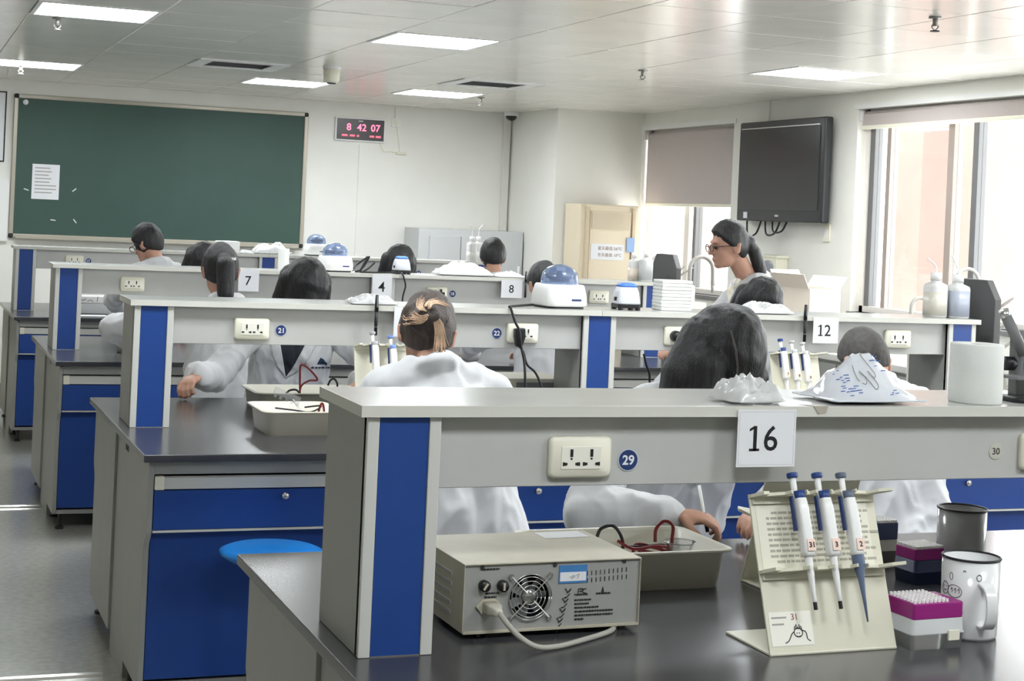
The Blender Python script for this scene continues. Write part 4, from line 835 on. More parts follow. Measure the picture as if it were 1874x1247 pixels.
q0 = (xat(1185, 6.0, W), 6.0, W+.005); tag(obj('black_flex', tube([ony(1178, 648, 6.0), ony(1183, 668, 6.0), ony(1189, 690, 6.0), q0], .005, 8), M_black), 'black flex hanging behind the blue middle post', 'cable')
s = SK[(2, 798)]; t = thing('power_adapter', 'black square power adapter plugged in beside sticker eighteen', 'adapter', (s.x+.02, s.y, s.z)); obj('body', box(-.018, .018, -.03, .001, -.05, .012), M_black, t, bevel=.003); obj('lamp', MB().add(cyl(.006, 0, .002, 10), T(-.003, -.03, -.04, rx=PI/2)), M_paper, t); obj('pin_guard', box(-.004, .004, -.02, .001, .01, .028), M_black, t)
s = SK[(2, 1095)]; t = thing('power_plug', 'black round plug beside the domed centrifuge on the wall of the next rack', 'plug', (xat(1066, s.y, s.z), s.y+.014, s.z)); obj('plug_body', MB().add(lathe([(.001, 0), (.022, 0), (.02, .03), (.001, .034)], 18), T(0, .002, 0, rx=PI/2)), M_black, t, True); obj('flex', tube([(0, -.03, -.01), (.004, -.036, -.04), (0, -.03, -.08)], .004, 6), M_black, t)
for px, py0, py1, lb in ((686, 540, 614, 'black marker pen clipped to the shelf edge over the blond-streaked head'), (1471, 558, 626, 'black marker pen clipped to the shelf edge beside sheet twelve')):
    yy = by(1)+SY-.009; a, b = ony(px, py0, yy), ony(px+1, py1, yy); t = thing('marker_pen', lb, 'pen', b); L_ = (a-b).length
    obj('barrel', cyl(.0062, 0, L_*.62, 12), M_black, t, True); obj('cap', cyl(.0078, L_*.6, L_, 12, .006), M_black, t, True); obj('clip', box(-.002, .002, -.012, -.007, L_*.7, L_*.98), M_greyp, t); obj('band', cyl(.0065, L_*.2, L_*.22, 12), M_greyp, t)
# shelf things of the second bench
centrifuge('white mini centrifuge with a blue clear dome on the shelf by the middle post', shp(1, 1022, .5), 1.03, .1)
mixer('white vortex mixer with a bright blue top beside the domed centrifuge', shp(1, 1145, .4), 1.0, -.1)
t = thing('tissue_stack', 'square stack of folded white tissues on the shelf before the bent faucet', 'tissues', shp(1, 1229, .5), -.05)
for k in range(9): obj('tissue', MB().add(box(-.066, .066, -.05, .05, 0, .0139), T(random.uniform(-.0015, .0015), random.uniform(-.0015, .0015), k*.0135, rz=random.uniform(-.015, .015))), M_tissue, t, bevel=.004)
obj('loose_corner', MB().add(([(.06, -.05, .11), (.085, -.03, .1), (.078, -.045, .02), (.062, -.05, .005)], [(0, 1, 2, 3)])), M_tissue, t)
bag('flat crumpled clear bag lying on the shelf behind a clipped marker pen', shp(1, 678, .25), .17, .14, .042, .05, 11)
bag('clear bag slumped on the shelf before the bowed dark head near sheet twelve', shp(1, 1395, .3), .21, .15, .05, .0, 13)
washbottle('wash bottle of pale liquid with a bent spout at the shelf end', shp(1, 1710, .4), .088, .15, .03, (-.05, .02), .72, (206, 202, 190))
washbottle('squat wash bottle of bluish liquid at the shelf end by the drying rack', shp(1, 1750, .35), .092, .145, .03, (-.035, .04), .8, (172, 178, 192))
# ================================================================== THIRD BENCH
centrifuge('white mini centrifuge with a clear dome on the shelf above the dark bob hair', shp(2, 612, .5), .98, .2)
mixer('pale vortex mixer with a faint blue top above sheet four', shp(2, 734, .3), .95, 0)
roll('slim white paper roll on the shelf beside sheet seven', shp(2, 518, .4), .03, .118)
tag(obj('black_flex', tube([shp(2, 645, .4)+Vector((0, 0, .01)), ony(652, 486, 8.85), ony(668, 474, 8.85), ony(672, 472, 8.85), ony(658, 496, 8.85), ony(651, 497, 8.82), ony(664, 490, 8.82), ony(676, 470, 8.8), ony(668, 480, 8.8), ony(660, 498, 8.8), ony(672, 493, 8.8), ony(686, 481, 8.8)], .005, 8), M_black), 'coiled black flex on the shelf between the centrifuge and vortex mixer', 'cable')
yq = by(2)+SY-.012; tag(obj('black_flex', tube([shp(2, 660, .2)+Vector((0, 0, .005)), shp(2, 690, .1)+Vector((0, 0, .006)), shp(2, 728, .04)+Vector((0, 0, .010)), shp(2, 735, 0)+Vector((0, -.009, .006)), ony(740, 512, yq), ony(742, 525, yq), ony(737, 545, yq), ony(736, 575, yq)], .0048, 8), M_black), 'black flex hanging beside sheet four down the rack front', 'cable')
bag('big clear bag heaped on the shelf before the grey wall cabinet', shp(2, 846, .4), .32, .2, .085, .0, 17)
bag('small rolled clear bag on the shelf above sheet eight', shp(2, 930, .3), .17, .12, .035, .05, 19)
washbottle('pale wash bottle with crossed thin spouts before the beige air conditioner', shp(2, 1159, .6), .06, .13, .05, (.05, .02), .6, (222, 210, 196))
washbottle('square wash bottle at the shelf end beside the dark drying rack', shp(2, 1181, .4), .075, .14, .11, (-.002, .06), .9, (186, 188, 188))
yy = by(2)+SY-.009; a, b = ony(962, 497, yy), ony(961, 545, yy); t = thing('marker_pen', 'black pen hooked on the shelf edge beside sheet eight', 'pen', b); L_ = (a-b).length
obj('barrel', cyl(.0062, 0, L_*.62, 12), M_black, t, True); obj('cap', cyl(.0078, L_*.6, L_, 12, .006), M_black, t, True); obj('clip', box(-.002, .002, -.012, -.007, L_*.7, L_*.98), M_greyp, t)
a = onz(222, 648, W); t = thing('plastic_tray', 'white tray on the worktop behind the first blue-panelled post', 'tray', (a.x+.13, a.y+.12, W)); obj('tray_shell', trayvf(.30, .22, .09, .02), M_milk, t, True); obj('napkin', MB().add(pillow(.2, .15, .03, 31, n=10), T(0, 0, .07)), M_tissue, t, True)
y0 = by(2); t = thing('soap_carton', 'white carton standing by the bent faucet of the far sink', 'carton', (xat(1266, y0+.9, .9), y0+.9, .83)); obj('box', box(-.06, .06, -.05, .05, 0, .32), M_white, t, bevel=.004); obj('flap', box(-.06, .06, -.052, -.05, .26, .32), M_cream, t)
# ================================================================== FOURTH BENCH
t = thing('tissue_box', 'plain white tissue box on the shelf under the chalkboard', 'tissue box', shp(3, 414, .5)); obj('box', box(-.075, .085, -.06, .06, 0, .085), M_white, t, bevel=.004); obj('tissue', box(-.03, .03, -.006, .006, .08, .0875), M_tissue, t)
bag('clear bag heaped on the shelf under the chalkboard edge', shp(3, 495, .5), .26, .16, .085, 0, 23)
bag('flat clear bag beside the white tissue box', shp(3, 449, .3), .09, .09, .03, 0, 24)
centrifuge('white mini centrifuge with a clear dome past the chalkboard edge', shp(3, 578, .5), .98, 0)
washbottle('tall white wash bottle with a curved spout before the cabinet doors', shp(3, 862, .22), .07, .15, .06, (-.02, .02), .5, (206, 206, 200))
washbottle('tall white wash bottle with a spout curving outward before the cabinet doors', shp(3, 874, .75), .07, .15, .06, (.03, .02), .5, (206, 206, 204))
a = onz(170, 575, W); t = thing('foam_box', 'white foam box with pen doodles on the farthest worktop', 'box', (a.x+.01, a.y+.1, W)); obj('box', box(-.11, .11, -.09, .09, 0, .07), mat('foam_grey', (210, 212, 214), .8), t, bevel=.004); ld = obj('lid', box(-.112, .112, -.092, .092, .07, .125), M_white, t, bevel=.012)
o = obj('doodle', strokes([[(-.08+.02*math.cos(a_), .105+.012*math.sin(a_)) for a_ in [PI+PI*k/6 for k in range(7)]], [(-.05, .085), (-.03, .095), (-.01, .085)], [(.02, .12), (.015, .085)]], .002, -.0925), M_ink, ld); o['kind'] = 'stuff'
a = onz(170, 579, W); tag(obj('paper_sheet', MB().add(box(-.1, .1, -.06, .06, 0, .0008), T(a.x, a.y+.05, W, rz=.1)), M_paper), 'white paper lying before the doodled foam box', 'paper')
# carton on the side counter
c0 = onx(1472, 545, 5.5); t = thing('cardboard_carton', 'open pale cardboard carton with raised flaps on the window counter', 'carton', (5.52, c0.y, .88), .25); M_card = mat('pale_card', (226, 214, 200), .85); Hc_ = onx(1472, 528, 5.4).z-.88
for q in (box(-.14, -.135, -.16, .16, 0, Hc_), box(.135, .14, -.16, .16, 0, Hc_), box(-.14, .14, -.16, -.155, 0, Hc_), box(-.14, .14, .155, .16, 0, Hc_), box(-.14, .14, -.16, .16, 0, .005)): obj('carton_wall', q, M_card, t)
for q in (T(-.14, 0, Hc_, ry=-.5), T(.14, 0, Hc_, ry=.7)): obj('flap', MB().add(box(-.002, .002, -.15, .15, 0, .1), q), M_card, t)
obj('flap', MB().add(box(-.13, .13, -.002, .002, 0, .12), T(0, .158, Hc_, rx=-.5)), M_card, t)
# stools
def stool(lb, x, y, h, grp=None, seat=(24, 120, 200)):
    t = thing('lab_stool', lb, 'stool', (x, y, 0), group=grp); m = mat('stool_blue', seat, .35)
    obj('seat', lathe([(.001, h-.035), (.13, h-.035), (.155, h-.02), (.158, h-.008), (.14, h), (.03, h-.006), (.001, h-.007)], 36), m, t, True)
    obj('column', lathe([(.001, .02), (.024, .02), (.024, h*.5), (.016, h*.5), (.016, h-.034), (.001, h-.034)], 16), M_steel, t, True)
    obj('foot', lathe([(.001, 0), (.16, 0), (.165, .012), (.15, .022), (.03, .04), (.001, .041)], 32), M_black, t, True); return t
q = onz(497, 1003, .57); stool('bright blue round stool pushed up to the blue drawers', q.x, q.y, .57)
# white strips on the aisle floor
M_strip = mat('floor_strip', (214, 214, 210), .18, metal=.85)
for px, py, w, lb in ((20, 931, .5, 'white strip on the aisle floor beside the bench of sheets seven and eight'), (130, 1243, .35, 'white strip on the aisle floor beside the bench with the cream tray'), (0, 799, .5, 'white strip on the aisle floor toward the chalkboard')):
    a = onz(px, py, 0); tag(obj('floor_strip', MB().add(prism([(0, 0), (.006, .009), (.02, .013), (.034, .009), (.04, 0)], -w, w*.3 if px else 0, 'x'), T(a.x, a.y, 0)), M_strip), lb, 'strip')
# ================================================================== PEOPLE
from mathutils.bvhtree import BVHTree
def basis(az, pitch, tilt=0):
    """az: compass of the face in the xy plane (radians from +x), pitch: + up"""
    f = Vector((math.cos(az)*math.cos(pitch), math.sin(az)*math.cos(pitch), math.sin(pitch)))
    r = f.cross(Vector((0, 0, 1))).normalized(); u = r.cross(f)
    if tilt: r, u = r*math.cos(tilt)+u*math.sin(tilt), u*math.cos(tilt)-r*math.sin(tilt)
    return r, f, u
def haircap(H, B, k=1.0, rad=(.084, .102, .118), reg=lambda d: d.z-.55*d.y+.35, thick=.16, seed=0, lump=.03, nu=64, nv=40):
    r, f, u = B; v = []; fc = []
    for j in range(nv+1):
        t = PI*j/nv
        for i in range(nu):
            a = 2*PI*i/nu; d = Vector((math.sin(t)*math.cos(a), math.sin(t)*math.sin(a), math.cos(t)))
            m = max(0, min(1, reg(d)/.18+.5)); m = m*m*(3-2*m)
            s = 1-thick*1.15*(1-m)+lump*m*noise.noise(d*3.2+Vector((seed*2.3, 0, 0)))+.012*m*noise.noise(Vector((a*9+seed, t*1.2, 0)))
            p = Vector((d.x*rad[0], d.y*rad[1], d.z*rad[2]))*s*k; v.append(tuple(H+r*p.x+f*p.y+u*(p.z+.018)))
    for j in range(nv):
        for i in range(nu): a, b = j*nu+i, j*nu+(i+1) % nu; fc.append((a, a+nu, b+nu, b))
    return v, fc
def handvf(mb, w, d, palm_n, curl=.6, s=1.0, side=1, pinch=False):
    d = Vector(d).normalized(); n = Vector(palm_n); n = (n-d*n.dot(d)).normalized(); x = d.cross(n)*side
    c = w+d*.045*s
    M3 = Matrix((x, d, n)).transposed(); mb.add(ell(c, (.04*s, .05*s, .017*s), M3))
    for k, (L_, o) in enumerate(((.070, -.030), (.078, -.011), (.074, .008), (.060, .027))):
        b = w+d*.082*s+x*o*s; cur = curl+.08*k; a0 = b; dd = d
        for q in range(3):
            ang = cur*(q+.6)*.75; dq = d*math.cos(ang)+n*math.sin(ang); a1 = a0+dq*L_*s*(.44, .32, .24)[q]; mb.add(cap(a0, a1, (.0095, .0085, .0078)[q]*s, (.0085, .0078, .0068)[q]*s, 10)); a0 = a1
    t0 = w+d*.03*s-x*.032*s; t1 = t0+(d*.6-x*.55+n*.5).normalized()*.038*s; t2 = t1+(d*.8+x*.15+n*.6).normalized()*.03*s
    mb.add(cap(t0, t1, .0125*s, .0105*s, 10)); mb.add(cap(t1, t2, .0105*s, .0085*s, 10))
def decal(bvh, base, poly, name, m, parent, off=.002, step=5.0):
    bm = bmesh.new(); vs = [bm.verts.new((x, y, 0)) for x, y in poly]; bm.faces.new(vs)
    bmesh.ops.triangulate(bm, faces=bm.faces)
    for _ in range(5):
        es = [e for e in bm.edges if e.calc_length() > step]
        if not es: break
        bmesh.ops.subdivide_edges(bm, edges=es, cuts=1); bmesh.ops.triangulate(bm, faces=bm.faces)
    bad = []
    for v in bm.verts:
        d = ray(v.co.x, v.co.y).normalized(); h = bvh.ray_cast(EYEP-Vector(base), d)
        if h[0] is None: bad.append(v)
        else: v.co = h[0]-d*off
    bmesh.ops.delete(bm, geom=bad, context='VERTS')
    me = bpy.data.meshes.new(name); bm.to_mesh(me); bm.free()
    if not me.polygons: return None
    for p in me.polygons: p.use_smooth = True
    me.materials.append(m); o = bpy.data.objects.new(name, me); COL.objects.link(o); o.parent = parent
    s = o.modifiers.new('s', 'SOLIDIFY'); s.thickness = .0015; s.offset = 1; return o
def person(lb, base, az, H, N, hip, pitch=-.3, haz=None, tilt=0, arms=(), hair=None, hairm=None, vox=.009, stand=False, wr=.011, seed=0, knees=None, hvox=.0055, face=False, stoolh=None):
    base = Vector((base[0], base[1], 0)); t = thing('person', lb, 'person', base)
    H, N, hip = [Vector(q)-base for q in (H, N, hip)]
    f0 = Vector((math.cos(az), math.sin(az), 0)); r0 = f0.cross(Vector((0, 0, 1))); B = basis(az if haz is None else haz, pitch, tilt); r, f, u = B
    sp = (N-hip).normalized(); ch = N-sp*.17; sh = [N-sp*.075+r0*s*.165 for s in (1, -1)]
    b = MB(); b.add(cap(hip-r0*.06, hip+r0*.06, .085)); b.add(cap(hip, ch, .085, .085)); b.add(cap(ch-r0*.05, ch+r0*.05, .08)); b.add(cap(sh[0], sh[1], .05)); b.add(cap(N-sp*.06, N+sp*.01, .06, .052)); b.add(cap(N-sp*.03, H-u*.035-f*.018, .054, .05))
    M3 = Matrix((r, f, u)).transposed()
    b.add(ell(H+u*.018-f*.004, (.075, .092, .106), M3)); b.add(ell(H+f*.03-u*.035, (.060, .062, .078), M3)); b.add(ell(H+f*.062-u*.092, (.03, .028, .022), M3)); b.add(ell(H+f*.045-u*.075, (.045, .04, .035), M3))
    b.add(cap(H+f*.092+u*.012, H+f*.108-u*.028, .008, .0125, 10)); b.add(ell(H+f*.098-u*.03, (.017, .011, .009), M3)); b.add(ell(H+f*.086+u*.026, (.045, .012, .01), M3)); b.add(ell(H+f*.088-u*.06, (.022, .011, .006), M3)); b.add(ell(H+f*.086-u*.071, (.019, .011, .006), M3))
    for s in (1, -1): b.add(ell(H+r*s*.079-u*.012-f*.012, (.009, .022, .032), M3)); b.add(cap(H+r*s*.079-u*.03-f*.004, H+r*s*.086+u*.008-f*.026, .009, .01, 8))
    c = MB(); c.add(cap(hip-r0*.07, hip+r0*.07, .125)); c.add(cap(hip-r0*.05, ch-r0*.055, .125, .115)); c.add(cap(hip+r0*.05, ch+r0*.055, .125, .115)); c.add(cap(ch-r0*.06, ch+r0*.06, .12))
    c.add(cap(N-sp*.16, N-sp*.045, .125, .088))
    for s, q in ((1, sh[0]), (-1, sh[1])): c.add(cap(N-sp*.035+r0*s*.045, q, .06, .068))
    nk = []                                                    # turned-down collar
    for k in range(17): a = 2*PI*k/16; nk.append(N+r0*.072*math.cos(a)+f0*.066*math.sin(a)+Vector((0, 0, .012-.022*math.sin(a))))
    c.add(tube(nk, .019, 8, 0)); c.add(tube([q+Vector((0, 0, -.02))+(q-N)*.18 for q in nk], .02, 8, 0))
    for k, s in ((0, 1), (1, -1)):
        el, wrp, hd, pn, curl = arms[k]; el, wrp = Vector(el)-base, Vector(wrp)-base
        b.add(cap(sh[k], el, .04, .034)); b.add(cap(el, wrp, .032, .025)); handvf(b, wrp, hd, pn, curl, 1.0, s)
        cu = el+(wrp-el)*.9; c.add(cap(sh[k], el, .066, .06)); c.add(cap(el, cu, .06, .05)); c.add(cap(cu-(wrp-el)*.06, cu, .052, .053))
    if stand:
        for s in (1, -1):
            hp = hip+r0*s*.08; kn = Vector((hp.x, hp.y, .48)); an = Vector((hp.x, hp.y, .09)); b.add(cap(hp, kn, .085, .06)); b.add(cap(kn, an, .055, .04)); b.add(cap(Vector((hp.x, hp.y, .045))-f0*.05, Vector((hp.x, hp.y, .04))+f0*.15, .045, .04))
            c.add(cap(hip+r0*s*.05, Vector((hip.x, hip.y, .55))+r0*s*.08, .13, .15))
    else:
        for s in (1, -1):
            hp = hip+r0*s*.08; kn = hp+f0*.38+Vector((0, 0, -.01))+r0*s*.02; an = Vector((kn.x, kn.y, .09))-f0*.05; b.add(cap(hp, kn, .07, .055)); b.add(cap(kn, an, .055, .04)); b.add(cap(Vector((an.x, an.y, .045))-f0*.05, Vector((an.x, an.y, .04))+f0*.13, .045, .038))
            c.add(cap(hip+r0*s*.08, kn-f0*.06, .11, .09)); c.add(cap(hip+r0*s*.06, hip+r0*s*.09-f0*.04-Vector((0, 0, .02)), .11, .1))
    remesh(b, vox, 'body', M_skin, t, 3); co = remesh(c, vox*1.15, 'lab_coat', M_coat, t, 5, wr, 8.0, seed)
    if hair is not None:
        hm = MB(); hair(hm, H, B, N); remesh(hm, hvox, 'hair', hairm or M_hair, t, 2, fine=.0016, seed=seed)
    return t, co, base, H, B
def coat_bvh(co): me = co.data; return BVHTree.FromPolygons([v.co for v in me.vertices], [p.vertices for p in me.polygons])
def glasses(t, H, B, m):
    r, f, u = B
    for s in (1, -1):
        c = H+f*.109+r*s*.034-u*.004; obj('lens_rim', tube([c+r*.026*math.cos(a)+u*.019*math.sin(a) for a in [2*PI*k/18 for k in range(19)]], .0022, 6, 0), m, t)
        obj('temple', tube([c+r*s*.026+u*.006, H+f*.05+r*s*.082+u*.004, H-f*.02+r*s*.088-u*.002], .0022, 6, 3), m, t)
    obj('bridge', tube([H+f*.112+r*.008, H+f*.115, H+f*.112-r*.008], .002, 6, 3), m, t)
FWD, BACK = PI/2, -PI/2
DN = (0, 0, -1)
short = lambda d: d.z-.62*d.y+.28-.25*max(0, abs(d.x)-.8)
def hair_short(mb, H, B, N): mb.add(haircap(H, B, 1.0, reg=short))
def hair_bob(mb, H, B, N):
    r, f, u = B; mb.add(haircap(H, B, 1.13, reg=lambda d: d.z-.75*d.y+.75, lump=.05, seed=2))
    for s in (1, -1): mb.add(cap(H+r*s*.06-f*.02+u*.02, H+r*s*.09-f*.0-u*.1, .055, .04)); mb.add(cap(H+r*s*.05-f*.07, H+r*s*.06-f*.07-u*.09, .05, .04))
    mb.add(cap(H+f*.02+u*.1, H+f*.1+u*.04, .045, .035))
# --- woman with a blond-streaked bun, back to us
def hair_bun(mb, H, B, N):
    r, f, u = B; mb.add(haircap(H, B, 1.06, reg=lambda d: d.z-.75*d.y+.42, lump=.05, seed=4)); c = H-f*.092+u*.018
    for k in range(4): mb.add(tube([c-f*(.004+.011*k)+(r*math.cos(a)+u*math.sin(a))*(.046-.010*k)+r*.006*math.sin(3*a+k) for a in [2*PI*q/18 for q in range(19)]], .0145, 8, 0))
    mb.add(cap(c, c-f*.02, .03, .02)); mb.add(cap(c+r*.015-f*.02, c+r*.036-u*.07-f*.012, .024, .014)); mb.add(cap(c+r*.036-u*.07-f*.012, c+r*.042-u*.11-f*.012, .014, .006))
H = ony(781, 612, 4.76); N = ony(792, 672, 4.68)
t, co, bs, Hl, B = person('person in a white lab coat, brown blond-streaked hair twisted up, back turned', (1.60, 4.5), FWD, H, N, (1.62, 4.45, .6), -.42, haz=FWD-.25, tilt=-.08, arms=[((1.86, 4.93, .93), (1.74, 5.2, .885), (-.25, 1, 0), DN, .5), ((1.38, 4.93, .93), (1.52, 5.2, .885), (.25, 1, 0), DN, .5)], hair=hair_bun, hairm=M_brown, vox=.008, seed=1)
r, f, u = B; c = Hl-f*.092+u*.018; mb = MB()
hb = [o for o in t.children if o.name.startswith('hair')][0]; hv = coat_bvh(hb)
def onhair(ang, rad, off=.0012):
    p = c-f*.16+(r*math.cos(ang)+u*math.sin(ang))*rad; h = hv.ray_cast(p, f); return (h[0]-f*off) if h[0] is not None else None
for k in range(46):
    a0 = random.choice((.9, 1.3, 2.0, 2.9, 3.2))+random.uniform(-.16, .16); r0_, r1_ = random.uniform(.01, .03), random.uniform(.05, .085); pts = [onhair(a0+q*.14, r1_+(r0_-r1_)*q/7) for q in range(8)]; pts = [q for q in pts if q is not None]
    if len(pts) > 3: mb.add(tube(pts, (.0009, .0018), 5, 2))
for k in range(40):
    dx = random.gauss(0, .008); L_ = random.uniform(.085, .125); mb.add(tube([c+r*(.01+dx*.3)-f*.045, c+r*(.026+dx*.8)-u*.03-f*.04, c+r*(.036+dx)-u*.065-f*.03, c+r*(.042+dx*1.4)-u*L_-f*.026], (.0026, .0008), 5, 3))
obj('blond_strands', mb, M_blond, t, True)['kind'] = 'stuff'
# --- person with long dark hair bowed over the worktop, facing us
def hair_long(mb, H, B, N):
    r, f, u = B; mb.add(haircap(H, B, 1.22, reg=lambda d: d.z-.5*d.y+.9, lump=.05, seed=6))
    b0 = Vector((2.0, 4.12, 0))
    def W_(px, py, y): return ony(px, py, y)-b0
    mb.add(cap(W_(1300, 630, 3.72), W_(1262, 690, 3.70), .085, .075)); mb.add(cap(W_(1262, 690, 3.7), W_(1235, 745, 3.7), .075, .05)); mb.add(cap(W_(1330, 640, 3.68), W_(1372, 690, 3.68), .075, .05)); mb.add(cap(W_(1290, 670, 3.66), W_(1275, 740, 3.66), .06, .05))
    mb.add(cap(W_(1372, 690, 3.68), W_(1366, 730, 3.7), .05, .035))
H = ony(1316, 655, 3.74); N = Vector((H.x+.01, 3.9, 1.17))
el = ony(1075, 938, 3.74); wp = ony(1232, 942, 3.63)
t, co, bs, Hl, B = person('person in a white lab coat bowed over the worktop, long dark hair falling forward', (2.0, 4.12), BACK, H, N, (2.02, 4.14, .6), -.85, arms=[(el, wp, (.75, -.45, -.05), (0, .1, -1), 1.0), ((2.33, 3.84, .95), (2.13, 3.66, .888), (-.8, -.5, 0), DN, .6)], hair=hair_long, vox=.005, wr=.012, seed=2, tilt=.1)
hb2 = [o for o in t.children if o.name.startswith('hair')][0]; decal(coat_bvh(hb2), bs, [(1336, 606), (1339, 605), (1349, 640), (1352, 672), (1350, 700), (1346, 700), (1348, 672), (1344, 642)], 'hair_parting', mat('hair_parting', (92, 88, 86), .6), t, .001, 4)
hp_ = wp+Vector((.075, -.045, -.002)); tp_ = thing('ballpoint_pen', 'thin pen held in the writing hand above the leads tray', 'pen', hp_); obj('barrel', tube([(-.004, 0, -.028), (-.012, .035, .075)], .0042, 8, 0), M_white, tp_, True); obj('grip', tube([(-.003, -.004, -.034), (-.007, .012, .01)], .0048, 8, 0), M_black, tp_, True)
# --- cropped-hair man, back to us
def hair_crop(mb, H, B, N): mb.add(haircap(H, B, .985, reg=lambda d: d.z-.62*d.y+.12, thick=.13, lump=.01, seed=3))
H = ony(1583, 667, 4.76); N = ony(1588, 702, 4.68)
person('person in a white lab coat with closely cropped hair and back turned', (3.1, 4.5), FWD, H, N, (3.12, 4.45, .6), -.55, arms=[((3.38, 4.93, .93), (3.24, 5.2, .885), (-.25, 1, 0), DN, .5), ((2.88, 4.93, .93), (3.0, 5.2, .885), (.25, 1, 0), DN, .5)], hair=hair_crop, hairm=mat('cropped_hair', (66, 63, 61), .6, var=.3, vs=60, bump=.3, bs=300), vox=.008, seed=3)
# --- bob-haired student facing us behind the second rack
H = ony(558, 528, 6.74); N = Vector((H.x, 6.88, 1.17)); wp = onz(352, 700, .885)
t, co, bs, Hl, B = person('person in a white lab coat with blue chest logo, dark bob bowed over trays', (1.63, 7.08), BACK, H, N, (1.63, 7.08, .6), -.8, arms=[(ony(392, 690, 6.78), (1.165, 6.61, .919), (-.55, -.8, -.28), (.25, .15, -1), 1.15), ((1.98, 6.86, .95), (1.84, 6.58, .888), (-.4, -.9, 0), DN, .6)], hair=hair_bob, vox=.005, wr=.012, seed=4)
bv = coat_bvh(co)
decal(bv, bs, [(513, 630), (559, 630), (548, 650), (536, 672), (523, 690), (519, 670)], 'dark_shirt', mat('dark_shirt', (42, 46, 54), .8), t, .004)
decal(bv, bs, [(494, 630), (513, 630), (519, 665), (523, 692), (508, 672), (498, 650)], 'lapel', M_coat, t, .007); decal(bv, bs, [(559, 630), (580, 630), (566, 655), (545, 680), (523, 692), (538, 670), (550, 648)], 'lapel', M_coat, t, .007)
M_logo = mat('logo_navy', (38, 58, 84), .7)
decal(bv, bs, [(581, 667), (587, 655), (591, 657), (588, 664), (595, 662), (599, 665), (598, 671), (594, 667), (590, 667)], 'coat_logo', M_logo, t, .004, 3)
for x in (570, 577, 583, 589, 595, 601): decal(bv, bs, [(x, 672), (x+4.5, 671.6), (x+4.5, 674.6), (x, 675)], 'logo_lettering', M_logo, t, .004, 3)
# --- ponytail student seen from behind at the third bench
def hair_pony(mb, H, B, N):
    r, f, u = B; mb.add(haircap(H, B, 1.05, reg=lambda d: d.z-.75*d.y+.4, seed=7)); c = H-f*.1+u*.03; mb.add(cap(c, c-f*.03-u*.03, .035, .04)); mb.add(cap(c-f*.03-u*.03, c-f*.03-u*.16, .045, .04)); mb.add(cap(c-f*.03-u*.16, c-f*.0-u*.24, .04, .02))
H = ony(403, 497, 7.70); N = Vector((H.x+.01, 7.63, 1.16))
t, co, bs, Hl, B = person('person in a white lab coat with a low dark ponytail and hair clip', (1.45, 7.45), FWD, H, N, (1.43, 7.44, .6), -.25, arms=[((1.72, 7.9, .95), (1.62, 8.2, .885), (-.2, 1, 0), DN, .5), (ony(207, 600, 7.88), (1.16, 8.2, .892), (.4, .9, 0), DN, .5)], hair=hair_pony, vox=.009, seed=5)
r, f, u = B; q = Hl-f*.125+u*.035+r*.02; k = obj('hair_clip', MB().add(box(-.03, .03, -.006, .006, -.008, .008), Matrix.Translation(q) @ Matrix((r, f, u)).transposed().to_4x4()), M_steel, t, bevel=.003)
# --- student behind the domed centrifuge
H = ony(996, 524, 7.72); N = Vector((H.x-.01, 7.63, 1.16))
person('person in a white lab coat, short dark hair half hidden by the domed centrifuge', (3.08, 7.45), FWD, H, N, (3.05, 7.44, .6), -.35, arms=[((3.34, 7.9, .95), (3.22, 8.2, .885), (-.2, 1, 0), DN, .5), ((2.78, 7.86, .97), (2.9, 8.2, .885), (.2, 1, 0), DN, .5)], hair=hair_short, vox=.009, seed=6)
# --- bowed head before the standing woman
H = ony(1391, 558, 6.76); N = Vector((H.x, 6.9, 1.14))
person('person bowed low with black hair in front of the standing woman', (3.8, 7.1), BACK, H, N, (3.8, 7.1, .6), -.75, arms=[((3.52, 6.84, .95), (3.66, 6.58, .888), (.4, -.9, 0), DN, .6), ((4.08, 6.84, .95), (3.94, 6.58, .888), (-.4, -.9, 0), DN, .6)], hair=hair_bob, vox=.009, seed=7)
# --- standing woman, in profile
def hair_stand(mb, H, B, N):
    r, f, u = B; mb.add(haircap(H, B, 1.04, reg=lambda d: d.z-.95*d.y+.28+(.25 if d.z > .5 else 0), seed=9)); c = H-f*.098+u*.01; mb.add(cap(H-f*.06+u*.02, c, .06, .045)); mb.add(cap(c, c-f*.035-u*.05, .04, .032)); mb.add(cap(c-f*.035-u*.05, c-f*.06-u*.15, .034, .034)); mb.add(cap(c-f*.06-u*.15, c-f*.075-u*.27, .034, .016))
az = PI-.15
H = ony(1335, 450, 7.5); N = ony(1374, 511, 7.52)
t, co, bs, Hl, B = person('standing woman in a white lab coat and glasses, long ponytail, facing sideways', (N.x+.03, 7.52), az, H, N, (N.x+.05, 7.53, .92), -.12, haz=az, arms=[((4.08, 7.74, 1.08), (3.92, 7.74, .98), (-1, -.2, -.2), DN, .5), ((4.06, 7.32, 1.08), (3.9, 7.36, .97), (-1, .2, -.3), DN, .5)], hair=hair_stand, vox=.006, stand=True, seed=8)
glasses(t, Hl, B, mat('glasses_frame', (60, 58, 58), .3))
bv = coat_bvh(co); M_shirt = mat('cream_shirt', (236, 228, 208), .85)
decal(bv, bs, [(1332, 520), (1348, 508), (1362, 500), (1352, 520), (1338, 545), (1334, 560), (1330, 540)], 'shirt_collar', M_shirt, t, .005)
r, f, u = B
for s in (1, -1): obj('eye', ell(Hl+f*.086+r*s*.032-u*.002, (.011, .009, .009), Matrix((r, f, u)).transposed(), 12, 8), M_ink, t, True)
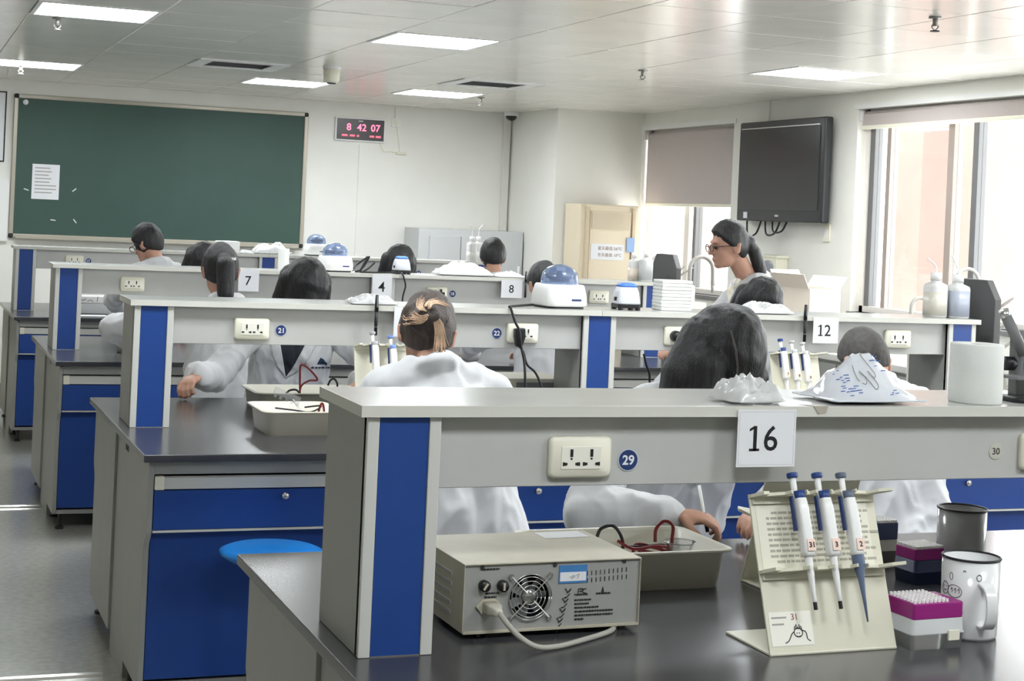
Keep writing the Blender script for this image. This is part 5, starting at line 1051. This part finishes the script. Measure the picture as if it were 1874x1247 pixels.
# --- far bench people
H = ony(271, 447, 10.8); N = ony(290, 484, 10.72)
t, co, bs, Hl, B = person('man in a white lab coat with short dark hair turned sideways below the chalkboard', (1.62, 10.6), FWD, H, N, (1.62, 10.5, .6), -.35, haz=FWD+.75, arms=[((1.9, 10.95, .96), (1.8, 11.2, .885), (-.2, 1, 0), DN, .5), ((1.36, 10.95, .96), (1.46, 11.2, .885), (.2, 1, 0), DN, .5)], hair=lambda mb, H, B, N: mb.add(haircap(H, B, 1.1, reg=short, seed=8)), vox=.009, seed=9); glasses(t, Hl, B, M_black)
H = ony(372, 482, 9.72); N = Vector((H.x, 9.86, 1.14)); person('person bowed low with black hair beside the low ponytail', (1.72, 10.05), BACK, H, N, (1.72, 10.05, .6), -.9, arms=[((1.44, 9.8, .95), (1.58, 9.54, .888), (.4, -.9, 0), DN, .6), ((2.0, 9.8, .95), (1.86, 9.54, .888), (-.4, -.9, 0), DN, .6)], hair=hair_bob, vox=.01, seed=10)
H = ony(730, 487, 9.74); N = Vector((H.x, 9.88, 1.16)); person('person with dark hair facing forward behind the pale vortex mixer', (2.92, 10.07), BACK, H, N, (2.92, 10.07, .6), -.6, arms=[((2.64, 9.8, .95), (2.78, 9.54, .888), (.4, -.9, 0), DN, .6), ((3.2, 9.8, .95), (3.06, 9.54, .888), (-.4, -.9, 0), DN, .6)], hair=hair_bob, vox=.01, seed=11)
H = ony(902, 472, 10.8); N = ony(906, 508, 10.72)
t, co, bs, Hl, B = person('person with short dark hair and dark glasses above sheet eight, back turned', (3.95, 10.6), FWD, H, N, (3.95, 10.5, .6), -.3, haz=FWD-.25, arms=[((4.2, 10.95, .96), (4.1, 11.2, .885), (-.2, 1, 0), DN, .5), ((3.7, 10.95, .96), (3.8, 11.2, .885), (.2, 1, 0), DN, .5)], hair=lambda mb, H, B, N: mb.add(haircap(H, B, 1.12, reg=short, seed=5)), vox=.009, seed=12); glasses(t, Hl, B, M_black)
# stools under everyone seated
for x, y, lb in ((1.62, 4.43, 'blue round stool under the person with blond-streaked hair'), (2.02, 4.16, 'blue round stool under the person with long dark hair'), (3.12, 4.43, 'blue round stool under the cropped-hair person'), (1.63, 7.1, 'blue round stool under the person with the blue chest logo'), (1.43, 7.46, 'blue round stool under the person with the low ponytail'), (3.05, 7.42, 'blue round stool under the person behind the domed centrifuge'), (3.8, 7.12, 'blue round stool under the bowed person before the standing woman'), (1.62, 10.48, 'blue round stool under the man below the chalkboard'), (1.72, 10.07, 'blue round stool under the bowed person beside the low ponytail'), (2.92, 10.09, 'blue round stool under the person behind the pale vortex mixer'), (3.95, 10.48, 'blue round stool under the person with dark glasses')):
    stool(lb, x, y, .46)
